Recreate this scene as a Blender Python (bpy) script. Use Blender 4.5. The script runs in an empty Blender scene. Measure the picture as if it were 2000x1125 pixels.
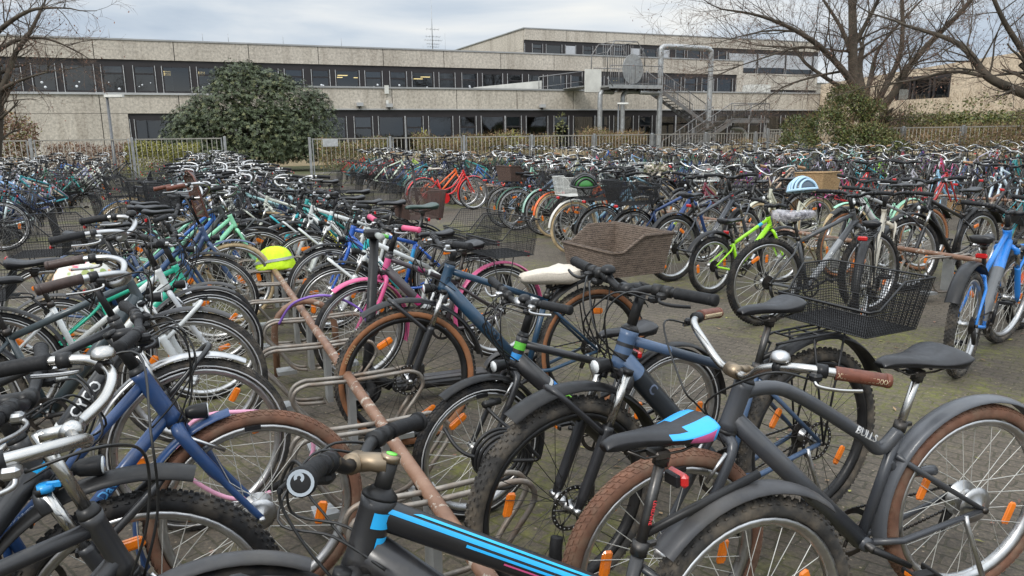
import bpy, math, random
from math import sin, cos, pi, radians as R
from mathutils import Vector as V, Matrix as M, Quaternion
random.seed(7)
sc = bpy.context.scene
col = sc.collection
# ------------------------------------------------------------------ camera calibration
FPX, PITCH, ROLL, CAMH = 1440., R(11.77), R(0.72), 1.58
TH = R(23.5)                       # heading of the bicycle aisles and of the school's facade
U = V((cos(TH), sin(TH), 0)); W = V((-sin(TH), cos(TH), 0))
def at(x, y, z):                   # photo pixel -> point at real height z
    a, b = x-1000, y-562.5
    c, s = cos(ROLL), sin(ROLL)
    a, b = a*c-b*s, a*s+b*c
    d = (a, FPX*cos(PITCH)-b*sin(PITCH), -FPX*sin(PITCH)-b*cos(PITCH))
    t = (z-CAMH)/d[2]
    return V((d[0]*t, d[1]*t, z))
def dt(D, T, z=0.): return U*D+W*T+V((0, 0, z))
def DTof(p): return p.x*U.x+p.y*U.y, p.x*W.x+p.y*W.y

# ------------------------------------------------------------------ materials
MATS = {}
def newmat(name):
    m = bpy.data.materials.new(name); m.use_nodes = True
    nt = m.node_tree; nt.nodes.clear()
    o = nt.nodes.new('ShaderNodeOutputMaterial'); b = nt.nodes.new('ShaderNodeBsdfPrincipled')
    nt.links.new(b.outputs[0], o.inputs[0]); MATS[name] = m
    return m, nt, b
def N(nt, t, **kw):
    n = nt.nodes.new(t)
    for k, v in kw.items():
        if k in n.inputs.keys(): n.inputs[k].default_value = v
        else: setattr(n, k, v)
    return n
def mixc(nt, fac, c1, c2, mode='MIX'):
    n = nt.nodes.new('ShaderNodeMix'); n.data_type = 'RGBA'; n.blend_type = mode
    for s, v in ((0, fac), (6, c1), (7, c2)):
        if hasattr(v, 'links'): nt.links.new(v, n.inputs[s])
        elif s == 0: n.inputs[0].default_value = v
        else: n.inputs[s].default_value = (*v, 1) if len(v) == 3 else v
    return n.outputs[2]
def ramp(nt, src, stops):
    r = nt.nodes.new('ShaderNodeValToRGB')
    while len(r.color_ramp.elements) < len(stops): r.color_ramp.elements.new(0.5)
    for e, (p, c) in zip(r.color_ramp.elements, stops):
        e.position = p; e.color = (*c, 1) if not isinstance(c, (int, float)) else (c, c, c, 1)
    nt.links.new(src, r.inputs[0]); return r.outputs[0]
def noise(nt, scale, detail=4, coord='Object', rough=.6, vec=None):
    tc = nt.nodes.new('ShaderNodeTexCoord'); n = nt.nodes.new('ShaderNodeTexNoise')
    n.inputs['Scale'].default_value = scale; n.inputs['Detail'].default_value = detail; n.inputs['Roughness'].default_value = rough
    nt.links.new(vec if vec else tc.outputs[coord], n.inputs['Vector']); return n.outputs[0]
def bump(nt, b, h, strength=.3, dist=.01):
    bp = nt.nodes.new('ShaderNodeBump'); bp.inputs['Strength'].default_value = strength; bp.inputs['Distance'].default_value = dist
    nt.links.new(h, bp.inputs['Height']); nt.links.new(bp.outputs[0], b.inputs['Normal'])
def simple(name, c, rough=.5, metal=0., spec=.5, var=.25, vscale=9., dust=None, coat=0.):
    m, nt, b = newmat(name)
    b.inputs['Roughness'].default_value = rough; b.inputs['Metallic'].default_value = metal
    b.inputs['Specular IOR Level'].default_value = spec; b.inputs['Coat Weight'].default_value = coat
    n = noise(nt, vscale)
    lo = tuple(x*(1-var) for x in c); hi = tuple(min(1, x*(1+var)) for x in c)
    o = ramp(nt, n, [(.3, lo), (.7, hi)])
    if dust:
        n2 = noise(nt, vscale*.6, 6)
        o = mixc(nt, ramp(nt, n2, [(.45, 0.), (.75, dust[1])]), o, dust[0])
    nt.links.new(o, b.inputs['Base Color'])
    rr = ramp(nt, noise(nt, vscale*2.3), [(.3, max(.05, rough-.1)), (.7, min(1, rough+.14))])
    nt.links.new(rr, b.inputs['Roughness'])
    return m
# frame paint: its colour is the object's own colour
m, nt, b = newmat('paint')
oi = nt.nodes.new('ShaderNodeObjectInfo')
dirt = ramp(nt, noise(nt, 14, 6), [(.5, 0.), (.8, .35)])
nt.links.new(mixc(nt, dirt, oi.outputs['Color'], (.09, .08, .065)), b.inputs['Base Color'])
nt.links.new(ramp(nt, noise(nt, 20), [(.3, .28), (.7, .5)]), b.inputs['Roughness'])
b.inputs['Coat Weight'].default_value = .25; b.inputs['Coat Roughness'].default_value = .15
def colmat(c, rough=.38):
    k = 'enamel_%02x%02x%02x' % tuple(int(x*255) for x in c)
    if k not in MATS: simple(k, c, rough, var=.1, coat=.2)
    return MATS[k]
DUST = (.16, .13, .095)
simple('rubber', (.012, .012, .013), .7, spec=.3, var=.4, vscale=30, dust=(DUST, .32))
simple('rubber_dusty', (.03, .028, .026), .85, var=.5, vscale=25, dust=(DUST, .85))
simple('rubber_brown', (.14, .066, .04), .8, var=.3, vscale=25, dust=((.17, .125, .085), .75))
simple('rubber_cream', (.50, .38, .22), .8, var=.2, vscale=25, dust=((.25, .18, .11), .6))
simple('rubber_tan', (.27, .11, .045), .75, var=.2, vscale=25, dust=(DUST, .3))
simple('grip_black', (.012, .012, .013), .6, spec=.3, var=.3, vscale=60)
simple('grip_brown', (.05, .03, .024), .5, var=.3, vscale=40)
simple('leather', (.13, .04, .022), .5, var=.35, vscale=40)
simple('leather_tan', (.36, .2, .1), .5, var=.25, vscale=40)
simple('stitch', (.6, .5, .33), .8)
simple('plastic_black', (.011, .011, .012), .4, spec=.35, var=.35, vscale=12, dust=((.07, .065, .055), .22))
simple('plastic_grey', (.05, .05, .053), .42, spec=.4, var=.2, vscale=12, dust=((.14, .125, .1), .35))
simple('saddle_black', (.014, .014, .016), .38, spec=.4, var=.3, vscale=14, dust=((.07, .07, .07), .25))
simple('chrome', (.50, .49, .47), .2, 1., var=.12, vscale=12, dust=((.35, .3, .24), .3))
simple('alu', (.52, .52, .52), .34, 1., var=.15, vscale=15, dust=((.2, .18, .15), .5))
simple('spoke_steel', (.56, .55, .51), .35, .35, var=.2)
simple('steel_dark', (.07, .068, .066), .4, .85, var=.4, vscale=20, dust=((.1, .07, .05), .5))
simple('wire_black', (.012, .012, .013), .45, .0, var=.3, vscale=20)
simple('wire_white', (.66, .66, .62), .5, var=.15)
simple('wire_brown', (.09, .055, .045), .55, var=.3)
simple('stem_bronze', (.28, .22, .155), .4, .9, var=.15)
simple('cable', (.012, .012, .012), .4, var=.2)
simple('galvanised', (.40, .41, .41), .5, .75, var=.22, vscale=5, dust=((.25, .2, .15), .35))
simple('stair_steel', (.20, .20, .20), .5, .5, var=.25, vscale=4, dust=((.2, .13, .08), .4))
simple('fence_bar', (.34, .32, .28), .6, .3, var=.2, vscale=3)
simple('zinc_rod', (.27, .245, .215), .5, .65, var=.3, vscale=16, dust=((.22, .13, .075), .75))
simple('orange_reflector', (.78, .19, .01), .22, var=.15, coat=.6)
simple('red_reflector', (.5, .015, .015), .2, var=.2, coat=.6)
simple('lamp_glass', (.7, .72, .72), .12, var=.05, coat=1.)
simple('neon_cloth', (.62, .92, .02), .7, var=.12, vscale=30)
simple('cloth_grey', (.33, .35, .33), .6)
simple('cloth_cream', (.58, .52, .44), .85, var=.14, vscale=120)
simple('bird_black', (.01, .01, .012), .6)
simple('enamel_pink', (.62, .1, .2), .5)
simple('enamel_cca066', (.5, .36, .2), .6)
simple('enamel_bottle', (.03, .055, .045), .4)
# rusty brown pipe with chips
m, nt, b = newmat('pipe_paint'); b.inputs['Roughness'].default_value = .5
base = ramp(nt, noise(nt, 6, 6), [(.25, (.12, .06, .036)), (.55, (.22, .12, .075)), (.8, (.30, .19, .13))])
chip = ramp(nt, noise(nt, 17, 8, rough=.75), [(.57, 0.), (.61, 1.)])
nt.links.new(mixc(nt, chip, base, (.42, .37, .31)), b.inputs['Base Color'])
bump(nt, b, chip, .3, .002)
# wicker
def wicker(name, c1, c2):
    m, nt, b = newmat(name); b.inputs['Roughness'].default_value = .7
    tc = nt.nodes.new('ShaderNodeTexCoord')
    mp = N(nt, 'ShaderNodeMapping'); mp.inputs['Scale'].default_value = (30, 30, 75); nt.links.new(tc.outputs['Object'], mp.inputs[0])
    ck = N(nt, 'ShaderNodeTexNoise', Scale=1.0, Detail=3.); nt.links.new(mp.outputs[0], ck.inputs['Vector'])
    wv = N(nt, 'ShaderNodeTexWave', Scale=2.6, Distortion=7.); wv.bands_direction = 'Z'; wv.inputs['Detail Scale'].default_value = 14
    nt.links.new(tc.outputs['Object'], wv.inputs['Vector'])
    wv.inputs['Scale'].default_value = 26
    f = mixc(nt, .42, ck.outputs[0], wv.outputs[0])
    nt.links.new(ramp(nt, f, [(.3, c1), (.68, c2)]), b.inputs['Base Color'])
    bump(nt, b, f, .8, .008)
    return m
wicker('wicker_grey', (.05, .035, .025), (.27, .20, .15))
wicker('wicker_tan', (.22, .12, .05), (.58, .39, .2))
wicker('wicker_brown', (.035, .02, .014), (.13, .075, .055))
# concrete with exposed aggregate
def concrete(name, c, var=1.):
    m, nt, b = newmat(name); b.inputs['Roughness'].default_value = .85
    n1 = ramp(nt, noise(nt, 7., 6, rough=.75), [(.34, tuple(x*.62 for x in c)), (.5, c), (.68, tuple(min(1, x*1.35) for x in c))])
    n2 = ramp(nt, noise(nt, .35, 5), [(.3, (.86, .855, .85)), (.7, (1.06, 1.06, 1.06))])
    tc = nt.nodes.new('ShaderNodeTexCoord'); mp = N(nt, 'ShaderNodeMapping'); mp.inputs['Scale'].default_value = (1.1, 1.1, .10)
    nt.links.new(tc.outputs['Object'], mp.inputs[0])
    n3 = ramp(nt, noise(nt, 1.6, 5, vec=mp.outputs[0]), [(.33, (.72, .70, .68)), (.5, (1., 1., 1.))])
    o = mixc(nt, 1., n1, n2, 'MULTIPLY'); o = mixc(nt, .8, o, n3, 'MULTIPLY')
    nt.links.new(o, b.inputs['Base Color'])
    bump(nt, b, noise(nt, 9, 6), .5, .03)
concrete('concrete', (.505, .455, .385))
concrete('concrete_tan', (.60, .49, .36))
simple('coping', (.34, .34, .335), .5, .2, var=.12, vscale=1)
simple('sill_grey', (.42, .42, .415), .5, .1, var=.12, vscale=1)
simple('panel_dark', (.022, .018, .019), .5, var=.2, vscale=1)
simple('rail_pale', (.5, .5, .5), .45, .3)
simple('panel_white', (.62, .61, .56), .6, var=.12, vscale=2)
simple('blind', (.50, .51, .53), .6, var=.06, vscale=3)
simple('pane_pale', (.34, .38, .42), .35, var=.08)
simple('curtain', (.20, .19, .17), .9, var=.15)
simple('pole_grey', (.13, .135, .14), .5, .3)
simple('notice_grey', (.40, .41, .41), .5)
simple('dark_void', (.016, .015, .015), .9)
simple('room', (.10, .095, .085), .9, var=.3, vscale=.4)
simple('roofing', (.12, .12, .115), .9)
simple('plaster_cream', (.52, .42, .28), .8, var=.1)
simple('sticker', (.7, .72, .74), .6)
m, nt, b = newmat('glass')
nt.nodes.remove(b); o = [n for n in nt.nodes][0]
tr = N(nt, 'ShaderNodeBsdfTransparent'); tr.inputs[0].default_value = (.42, .45, .48, 1)
gl = N(nt, 'ShaderNodeBsdfGlossy'); gl.inputs['Roughness'].default_value = .03; gl.inputs[0].default_value = (.8, .85, .9, 1)
nz = N(nt, 'ShaderNodeTexNoise', Scale=.8, Detail=2.); bp = N(nt, 'ShaderNodeBump', Strength=.02); nt.links.new(nz.outputs[0], bp.inputs['Height']); nt.links.new(bp.outputs[0], gl.inputs['Normal'])
fr = N(nt, 'ShaderNodeFresnel', IOR=2.0)
mx = N(nt, 'ShaderNodeMixShader'); nt.links.new(fr.outputs[0], mx.inputs[0]); nt.links.new(tr.outputs[0], mx.inputs[1]); nt.links.new(gl.outputs[0], mx.inputs[2])
nt.links.new(mx.outputs[0], o.inputs[0])
m, nt, b = newmat('screen_brown')
nt.nodes.remove(b); o = [n for n in nt.nodes][0]
tr = N(nt, 'ShaderNodeBsdfTransparent'); tr.inputs[0].default_value = (.55, .45, .4, 1)
df = N(nt, 'ShaderNodeBsdfPrincipled', Roughness=.2); df.inputs['Base Color'].default_value = (.09, .05, .04, 1)
mx = N(nt, 'ShaderNodeMixShader'); nt.links.new(ramp(nt, noise(nt, 9, 5), [(.3, .6), (.7, .95)]), mx.inputs[0])
nt.links.new(tr.outputs[0], mx.inputs[1]); nt.links.new(df.outputs[0], mx.inputs[2]); nt.links.new(mx.outputs[0], o.inputs[0])
m, nt, b = newmat('lamp_light'); b.inputs['Base Color'].default_value = (.9, .8, .5, 1)
b.inputs['Emission Color'].default_value = (1, .74, .30, 1); b.inputs['Emission Strength'].default_value = 1.5
# bark, leaves
def leafmat(name, c, var=.5, rough=.5):
    m, nt, b = newmat(name); b.inputs['Roughness'].default_value = rough
    geo = nt.nodes.new('ShaderNodeNewGeometry')
    lo = tuple(x*(1-var) for x in c); hi = tuple(x*(1+var) for x in c)
    o = ramp(nt, geo.outputs['Random Per Island'], [(0, lo), (.55, c), (1, hi)])
    nt.links.new(o, b.inputs['Base Color'])
    b.inputs['Specular IOR Level'].default_value = .4
leafmat('leaf_evergreen', (.068, .088, .042), .65, .45)
leafmat('leaf_young', (.15, .16, .07), .4)
leafmat('leaf_yellow', (.26, .24, .05), .4)
leafmat('leaf_ivy', (.075, .105, .03), .6)
leafmat('leaf_olive', (.16, .16, .045), .5)
leafmat('twig_brown', (.25, .165, .09), .5, .8)
simple('bark_twig', (.12, .078, .055), .9, var=.3, vscale=2)
leafmat('twig_red', (.18, .10, .07), .4, .8)
m, nt, b = newmat('bark'); b.inputs['Roughness'].default_value = .9
o = ramp(nt, noise(nt, 3, 6), [(.3, (.035, .03, .022)), (.6, (.085, .068, .05)), (.8, (.075, .08, .04))])
nt.links.new(o, b.inputs['Base Color'])
m, nt, b = newmat('bark_pale'); b.inputs['Roughness'].default_value = .9
o = ramp(nt, noise(nt, 2.2, 6), [(.3, (.13, .10, .075)), (.7, (.26, .21, .16))])
nt.links.new(o, b.inputs['Base Color'])
# ground: small interlocking pavers, grime and moss
m, nt, b = newmat('paving'); b.inputs['Roughness'].default_value = .85
tc = nt.nodes.new('ShaderNodeTexCoord'); mp = N(nt, 'ShaderNodeMapping'); mp.inputs['Rotation'].default_value = (0, 0, TH+.3)
nt.links.new(tc.outputs['Object'], mp.inputs[0])
wob = N(nt, 'ShaderNodeTexNoise', Scale=5., Detail=2.); nt.links.new(mp.outputs[0], wob.inputs['Vector'])
va = N(nt, 'ShaderNodeVectorMath', operation='MULTIPLY_ADD'); va.inputs[1].default_value = (.06, .06, .06)
nt.links.new(wob.outputs['Color'], va.inputs[0]); nt.links.new(mp.outputs[0], va.inputs[2])
br = N(nt, 'ShaderNodeTexBrick', Scale=1.); br.inputs['Brick Width'].default_value = .13; br.inputs['Row Height'].default_value = .075
br.inputs['Mortar Size'].default_value = .006; br.inputs['Mortar Smooth'].default_value = .4
br.inputs['Color1'].default_value = (.086, .071, .055, 1); br.inputs['Color2'].default_value = (.102, .086, .067, 1); br.inputs['Mortar'].default_value = (.056, .050, .032, 1)
nt.links.new(va.outputs[0], br.inputs['Vector'])
grit = ramp(nt, noise(nt, 55, 6, rough=.8), [(.3, (.36, .36, .36)), (.52, (1., 1., 1.)), (.72, (2., 1.9, 1.75))])
o = mixc(nt, 1., br.outputs['Color'], grit, 'MULTIPLY')
big = ramp(nt, noise(nt, .7, 5), [(.3, (.62, .6, .57)), (.7, (1.2, 1.17, 1.12))]); o = mixc(nt, 1., o, big, 'MULTIPLY')
ms1 = ramp(nt, noise(nt, .55, 7, rough=.7), [(.47, 0.), (.62, 1.)])
ms2 = ramp(nt, noise(nt, 16, 5, rough=.7), [(.4, 0.), (.6, 1.)])
ms = mixc(nt, 1., ms1, ms2, 'MULTIPLY')
seam = ramp(nt, br.outputs['Fac'], [(.1, .05), (.6, .9)])
mo = mixc(nt, 1., ms1, seam, 'MULTIPLY'); ms = mixc(nt, 1., ms, mo, 'LIGHTEN')
moss = ramp(nt, noise(nt, 8, 5), [(.3, (.06, .062, .010)), (.7, (.17, .175, .025))])
o = mixc(nt, ramp(nt, ms, [(0, 0.), (1, .85)]), o, moss)
vo = N(nt, 'ShaderNodeTexVoronoi', Scale=26.); nt.links.new(mp.outputs[0], vo.inputs['Vector'])
sp = ramp(nt, vo.outputs['Distance'], [(.10, 1.), (.16, 0.)])
sel = ramp(nt, vo.outputs['Color'], [(.60, 0.), (.62, 1.)])
spk = mixc(nt, 1., sp, sel, 'MULTIPLY')
o = mixc(nt, ramp(nt, spk, [(0, 0.), (1, .75)]), o, (.33, .26, .18))
nt.links.new(o, b.inputs['Base Color'])
h = mixc(nt, .35, br.outputs['Fac'], noise(nt, 40, 5)); 
inv = N(nt, 'ShaderNodeInvert'); nt.links.new(h, inv.inputs['Color'])
bump(nt, b, inv.outputs[0], .6, .010)
simple('soil_grass', (.075, .08, .035), .95, var=.4, vscale=2)
# helmets / floral cloth
m, nt, b = newmat('cloth_floral'); b.inputs['Roughness'].default_value = .55
v1 = N(nt, 'ShaderNodeTexVoronoi', Scale=26.); tc = nt.nodes.new('ShaderNodeTexCoord'); nt.links.new(tc.outputs['Object'], v1.inputs['Vector'])
spots = ramp(nt, v1.outputs['Distance'], [(.42, 1.), (.52, 0.)])
hue = ramp(nt, v1.outputs['Color'], [(.2, (.75, .13, .22)), (.45, (.30, .42, .12)), (.7, (.85, .42, .2))])
sel = ramp(nt, noise(nt, 9, 3), [(.36, 0.), (.44, 1.)])
nt.links.new(mixc(nt, mixc(nt, 1., spots, sel, 'MULTIPLY'), (.74, .73, .66), hue), b.inputs['Base Color'])
m, nt, b = newmat('plastic_bag'); nt.nodes.remove(b); o = [n for n in nt.nodes][0]
tr = N(nt, 'ShaderNodeBsdfTransparent'); gb = N(nt, 'ShaderNodeBsdfPrincipled', Roughness=.2); gb.inputs['Base Color'].default_value = (.6, .58, .62, 1)
mx = N(nt, 'ShaderNodeMixShader'); nt.links.new(ramp(nt, noise(nt, 22, 4), [(.35, .2), (.7, .75)]), mx.inputs[0])
nt.links.new(tr.outputs[0], mx.inputs[1]); nt.links.new(gb.outputs[0], mx.inputs[2]); nt.links.new(mx.outputs[0], o.inputs[0])

# ------------------------------------------------------------------ mesh builder
def catmull(P, n=6, closed=False):
    P = [V(p) for p in P]
    if len(P) < 3 and not closed: return P
    out = []; L = len(P)
    rng = range(L) if closed else range(L-1)
    for i in rng:
        if closed: p0, p1, p2, p3 = P[i-1], P[i], P[(i+1) % L], P[(i+2) % L]
        else: p0, p1, p2, p3 = P[max(i-1, 0)], P[i], P[i+1], P[min(i+2, L-1)]
        for k in range(n):
            t = k/n
            out.append(.5*((2*p1)+(p2-p0)*t+(2*p0-5*p1+4*p2-p3)*t*t+(3*p1-p0-3*p2+p3)*t**3))
    if not closed: out.append(P[-1])
    return out
def tube_patch(mb, p0, p1, r, a0, a1, t0, t1, side, mat, lift=.0012, sk=0.):
    p0, p1 = V(p0), V(p1); d = (p1-p0).normalized(); n = V((0, side, 0)); n = (n-d*n.dot(d)).normalized(); up = n.cross(d)*(1 if n.cross(d).z > 0 else -1)
    vs = []; K = 6
    for i in range(K+1):
        a = R(a0+(a1-a0)*i/K)
        for t in (t0+sk*i/K, t1+sk*i/K): vs.append(p0.lerp(p1, t)+(n*cos(a)+up*sin(a))*(r+lift))
    mb.add(vs, [(2*i, 2*i+1, 2*i+3, 2*i+2) for i in range(K)], mat, True)
class MB:
    def __init__(s): s.v = []; s.f = []; s.m = []; s.s = []; s.mats = []
    def mi(s, mat):
        if isinstance(mat, str): mat = MATS[mat]
        if mat not in s.mats: s.mats.append(mat)
        return s.mats.index(mat)
    def add(s, verts, faces, mat, smooth=False):
        o = len(s.v); k = s.mi(mat)
        s.v.extend([tuple(v) for v in verts])
        for f in faces: s.f.append(tuple(i+o for i in f)); s.m.append(k); s.s.append(smooth)
    def tube(s, path, r, mat, n=8, closed=False, cap=True, smooth=True, flat=1.):
        path = [V(p) for p in path]; L = len(path)
        rs = list(r) if isinstance(r, (list, tuple)) else [r]*L
        if len(rs) != L: rs = [rs[0]+(rs[-1]-rs[0])*i/(L-1) for i in range(L)]
        def tang(i):
            if closed: d = path[(i+1) % L]-path[i-1]
            else: d = path[min(i+1, L-1)]-path[max(i-1, 0)]
            return d.normalized() if d.length > 1e-9 else V((0, 0, 1))
        t = tang(0); up = V((0, 0, 1)) if abs(t.z) < .9 else V((1, 0, 0))
        nrm = (up-t*up.dot(t)).normalized()
        vs = []
        for i in range(L):
            t2 = tang(i); nrm = nrm-t2*nrm.dot(t2)
            nrm = nrm.normalized() if nrm.length > 1e-9 else V((1, 0, 0))
            bn = t2.cross(nrm)
            for k in range(n):
                a = 2*pi*k/n
                vs.append(path[i]+(nrm*cos(a)+bn*sin(a)*flat)*rs[i])
        fs = []
        for i in range(L if closed else L-1):
            j = (i+1) % L
            for k in range(n):
                k2 = (k+1) % n; fs.append((i*n+k, i*n+k2, j*n+k2, j*n+k))
        if cap and not closed: fs += [tuple(range(n-1, -1, -1)), tuple((L-1)*n+k for k in range(n))]
        s.add(vs, fs, mat, smooth)
    def box(s, c, size, mat, rot=None, bev=0.):
        c = V(c); hx, hy, hz = (x/2 for x in size)
        if bev <= 0:
            vs = [V((x, y, z)) for x in (-hx, hx) for y in (-hy, hy) for z in (-hz, hz)]
            fs = [(0, 1, 3, 2), (4, 6, 7, 5), (0, 4, 5, 1), (2, 3, 7, 6), (0, 2, 6, 4), (1, 5, 7, 3)]
        else:
            b_ = min(bev, hx*.98, hy*.98, hz*.98); vs = []; idx = {}
            for sx in (-1, 1):
                for sy in (-1, 1):
                    for sz in (-1, 1):
                        for ax in range(3):
                            p = [sx*(hx-b_), sy*(hy-b_), sz*(hz-b_)]; p[ax] = (sx*hx, sy*hy, sz*hz)[ax]
                            idx[(sx, sy, sz, ax)] = len(vs); vs.append(V(p))
            fs = []
            g = lambda *k: idx[k]
            for q in (-1, 1):
                fs.append(tuple(g(q, y, z, 0) for y, z in ((-1, -1), (1, -1), (1, 1), (-1, 1))))
                fs.append(tuple(g(x, q, z, 1) for x, z in ((-1, -1), (1, -1), (1, 1), (-1, 1))))
                fs.append(tuple(g(x, y, q, 2) for x, y in ((-1, -1), (1, -1), (1, 1), (-1, 1))))
            for a_ in (-1, 1):
                for b2 in (-1, 1):
                    fs.append((g(a_, b2, -1, 0), g(a_, b2, 1, 0), g(a_, b2, 1, 1), g(a_, b2, -1, 1)))
                    fs.append((g(a_, -1, b2, 0), g(a_, 1, b2, 0), g(a_, 1, b2, 2), g(a_, -1, b2, 2)))
                    fs.append((g(-1, a_, b2, 1), g(1, a_, b2, 1), g(1, a_, b2, 2), g(-1, a_, b2, 2)))
            for sx in (-1, 1):
                for sy in (-1, 1):
                    for sz in (-1, 1): fs.append(tuple(g(sx, sy, sz, ax) for ax in range(3)))
        if rot is not None: vs = [rot @ v for v in vs]
        s.add([v+c for v in vs], fs, mat, False)
    def cyl(s, p0, p1, r, mat, n=12, r2=None): s.tube([p0, p1], [r, r if r2 is None else r2], mat, n)
    def rev(s, prof, c, mats, n=40, a0=0., a1=2*pi, smooth=True, closedprof=True):
        """profile of (radius, y) swept about the y axis through c; mats: one or one per profile edge"""
        full = abs(a1-a0-2*pi) < 1e-6; P = len(prof); st = n if full else n+1
        c = V(c); vs = []
        for i in range(st):
            a = a0+(a1-a0)*i/n
            for (r, y) in prof: vs.append(c+V((r*cos(a), y, r*sin(a))))
        E = P if closedprof else P-1
        groups = {}
        for j in range(E):
            mm = mats[j] if isinstance(mats, (list, tuple)) else mats
            for i in range(n):
                i2 = (i+1) % st; j2 = (j+1) % P
                groups.setdefault(mm if isinstance(mm, str) else mm.name, (mm, []))[1].append((i*P+j, i2*P+j, i2*P+j2, i*P+j2))
        first = True
        o = len(s.v); s.v.extend([tuple(v) for v in vs])
        for mm, fs in groups.values():
            k = s.mi(mm)
            for f in fs: s.f.append(tuple(i+o for i in f)); s.m.append(k); s.s.append(smooth)
    def loft(s, rings, mat, cap=True, smooth=True):
        n = len(rings[0]); vs = [p for r_ in rings for p in r_]; fs = []
        for i in range(len(rings)-1):
            for k in range(n):
                k2 = (k+1) % n; fs.append((i*n+k, i*n+k2, (i+1)*n+k2, (i+1)*n+k))
        if cap: fs += [tuple(range(n-1, -1, -1)), tuple((len(rings)-1)*n+k for k in range(n))]
        s.add(vs, fs, mat, smooth)
    def mesh(s, name):
        me = bpy.data.meshes.new(name)
        me.from_pydata(s.v, [], s.f)
        for m_ in s.mats: me.materials.append(m_)
        me.polygons.foreach_set('material_index', s.m); me.polygons.foreach_set('use_smooth', s.s)
        me.update(); return me
    def build(s, name, parent=None, **kw): return link(name, s.mesh(name), parent, **kw)
def link(name, me, parent=None, mat=None, color=None):
    o = bpy.data.objects.new(name, me); col.objects.link(o)
    if parent is not None: o.parent = parent
    if mat is not None: o.matrix_local = mat
    if color: o.color = (*color, 1)
    return o
def tag(o, label=None, cat=None, group=None, kind=None):
    if label: o['label'] = label
    if cat: o['category'] = cat
    if group: o['group'] = group
    if kind: o['kind'] = kind
    return o
def empty(name, label, cat, group=None, mat=None, loc=None, rz=0.):
    o = bpy.data.objects.new(name, None); col.objects.link(o); o.empty_display_size = .1
    if mat is not None: o.matrix_world = mat
    elif loc is not None: o.location = loc; o.rotation_euler = (0, 0, rz)
    return tag(o, label, cat, group)
def kids(o): return list(o.children)
def copy_tree(o, parent=None, color=None):
    c = o.copy(); col.objects.link(c)
    if parent is not None: c.parent = parent
    if color and c.get('painted'): c.color = (*color, 1)
    for ch in kids(o): copy_tree(ch, c, color)
    return c
FONT = {}
def text_pts(txt, size, bold=True):
    k = (txt, size)
    if k in FONT: return FONT[k]
    cu = bpy.data.curves.new('lettering', 'FONT'); cu.body = txt; cu.size = size; cu.align_x = 'CENTER'; cu.align_y = 'CENTER'; cu.resolution_u = 2
    cu.offset = size*.018 if bold else 0
    o = bpy.data.objects.new('lettering', cu); col.objects.link(o)
    me = bpy.data.meshes.new_from_object(o)
    FONT[k] = ([v.co.copy() for v in me.vertices], [tuple(p.vertices) for p in me.polygons])
    bpy.data.objects.remove(o); bpy.data.curves.remove(cu); bpy.data.meshes.remove(me)
    return FONT[k]
def text_on_tube(mb, txt, p0, p1, r, side, size, mat, t=.5, lift=.0012, rot=0., stretch=1., flip=False):
    """letters running p0 -> p1, laid round a tube of radius r, facing local y = side"""
    p0, p1 = V(p0), V(p1); d = (p1-p0).normalized(); n = V((0, side, 0)); n = (n-d*n.dot(d)).normalized(); up = n.cross(d)
    vs, fs = text_pts(txt, size); c = p0+(p1-p0)*t
    out = []
    for v in vs:
        a = v.y/r+rot
        out.append(c+d*v.x*stretch+(n*cos(a)+up*sin(a))*(r+lift))
    mb.add(out, fs, mat, False)
def text_flat(mb, txt, c, xd, yd, size, mat, lift=.001):
    xd, yd = V(xd).normalized(), V(yd).normalized(); n = xd.cross(yd)
    vs, fs = text_pts(txt, size)
    mb.add([V(c)+xd*v.x+yd*v.y+n*lift for v in vs], fs, mat, False)
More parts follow.
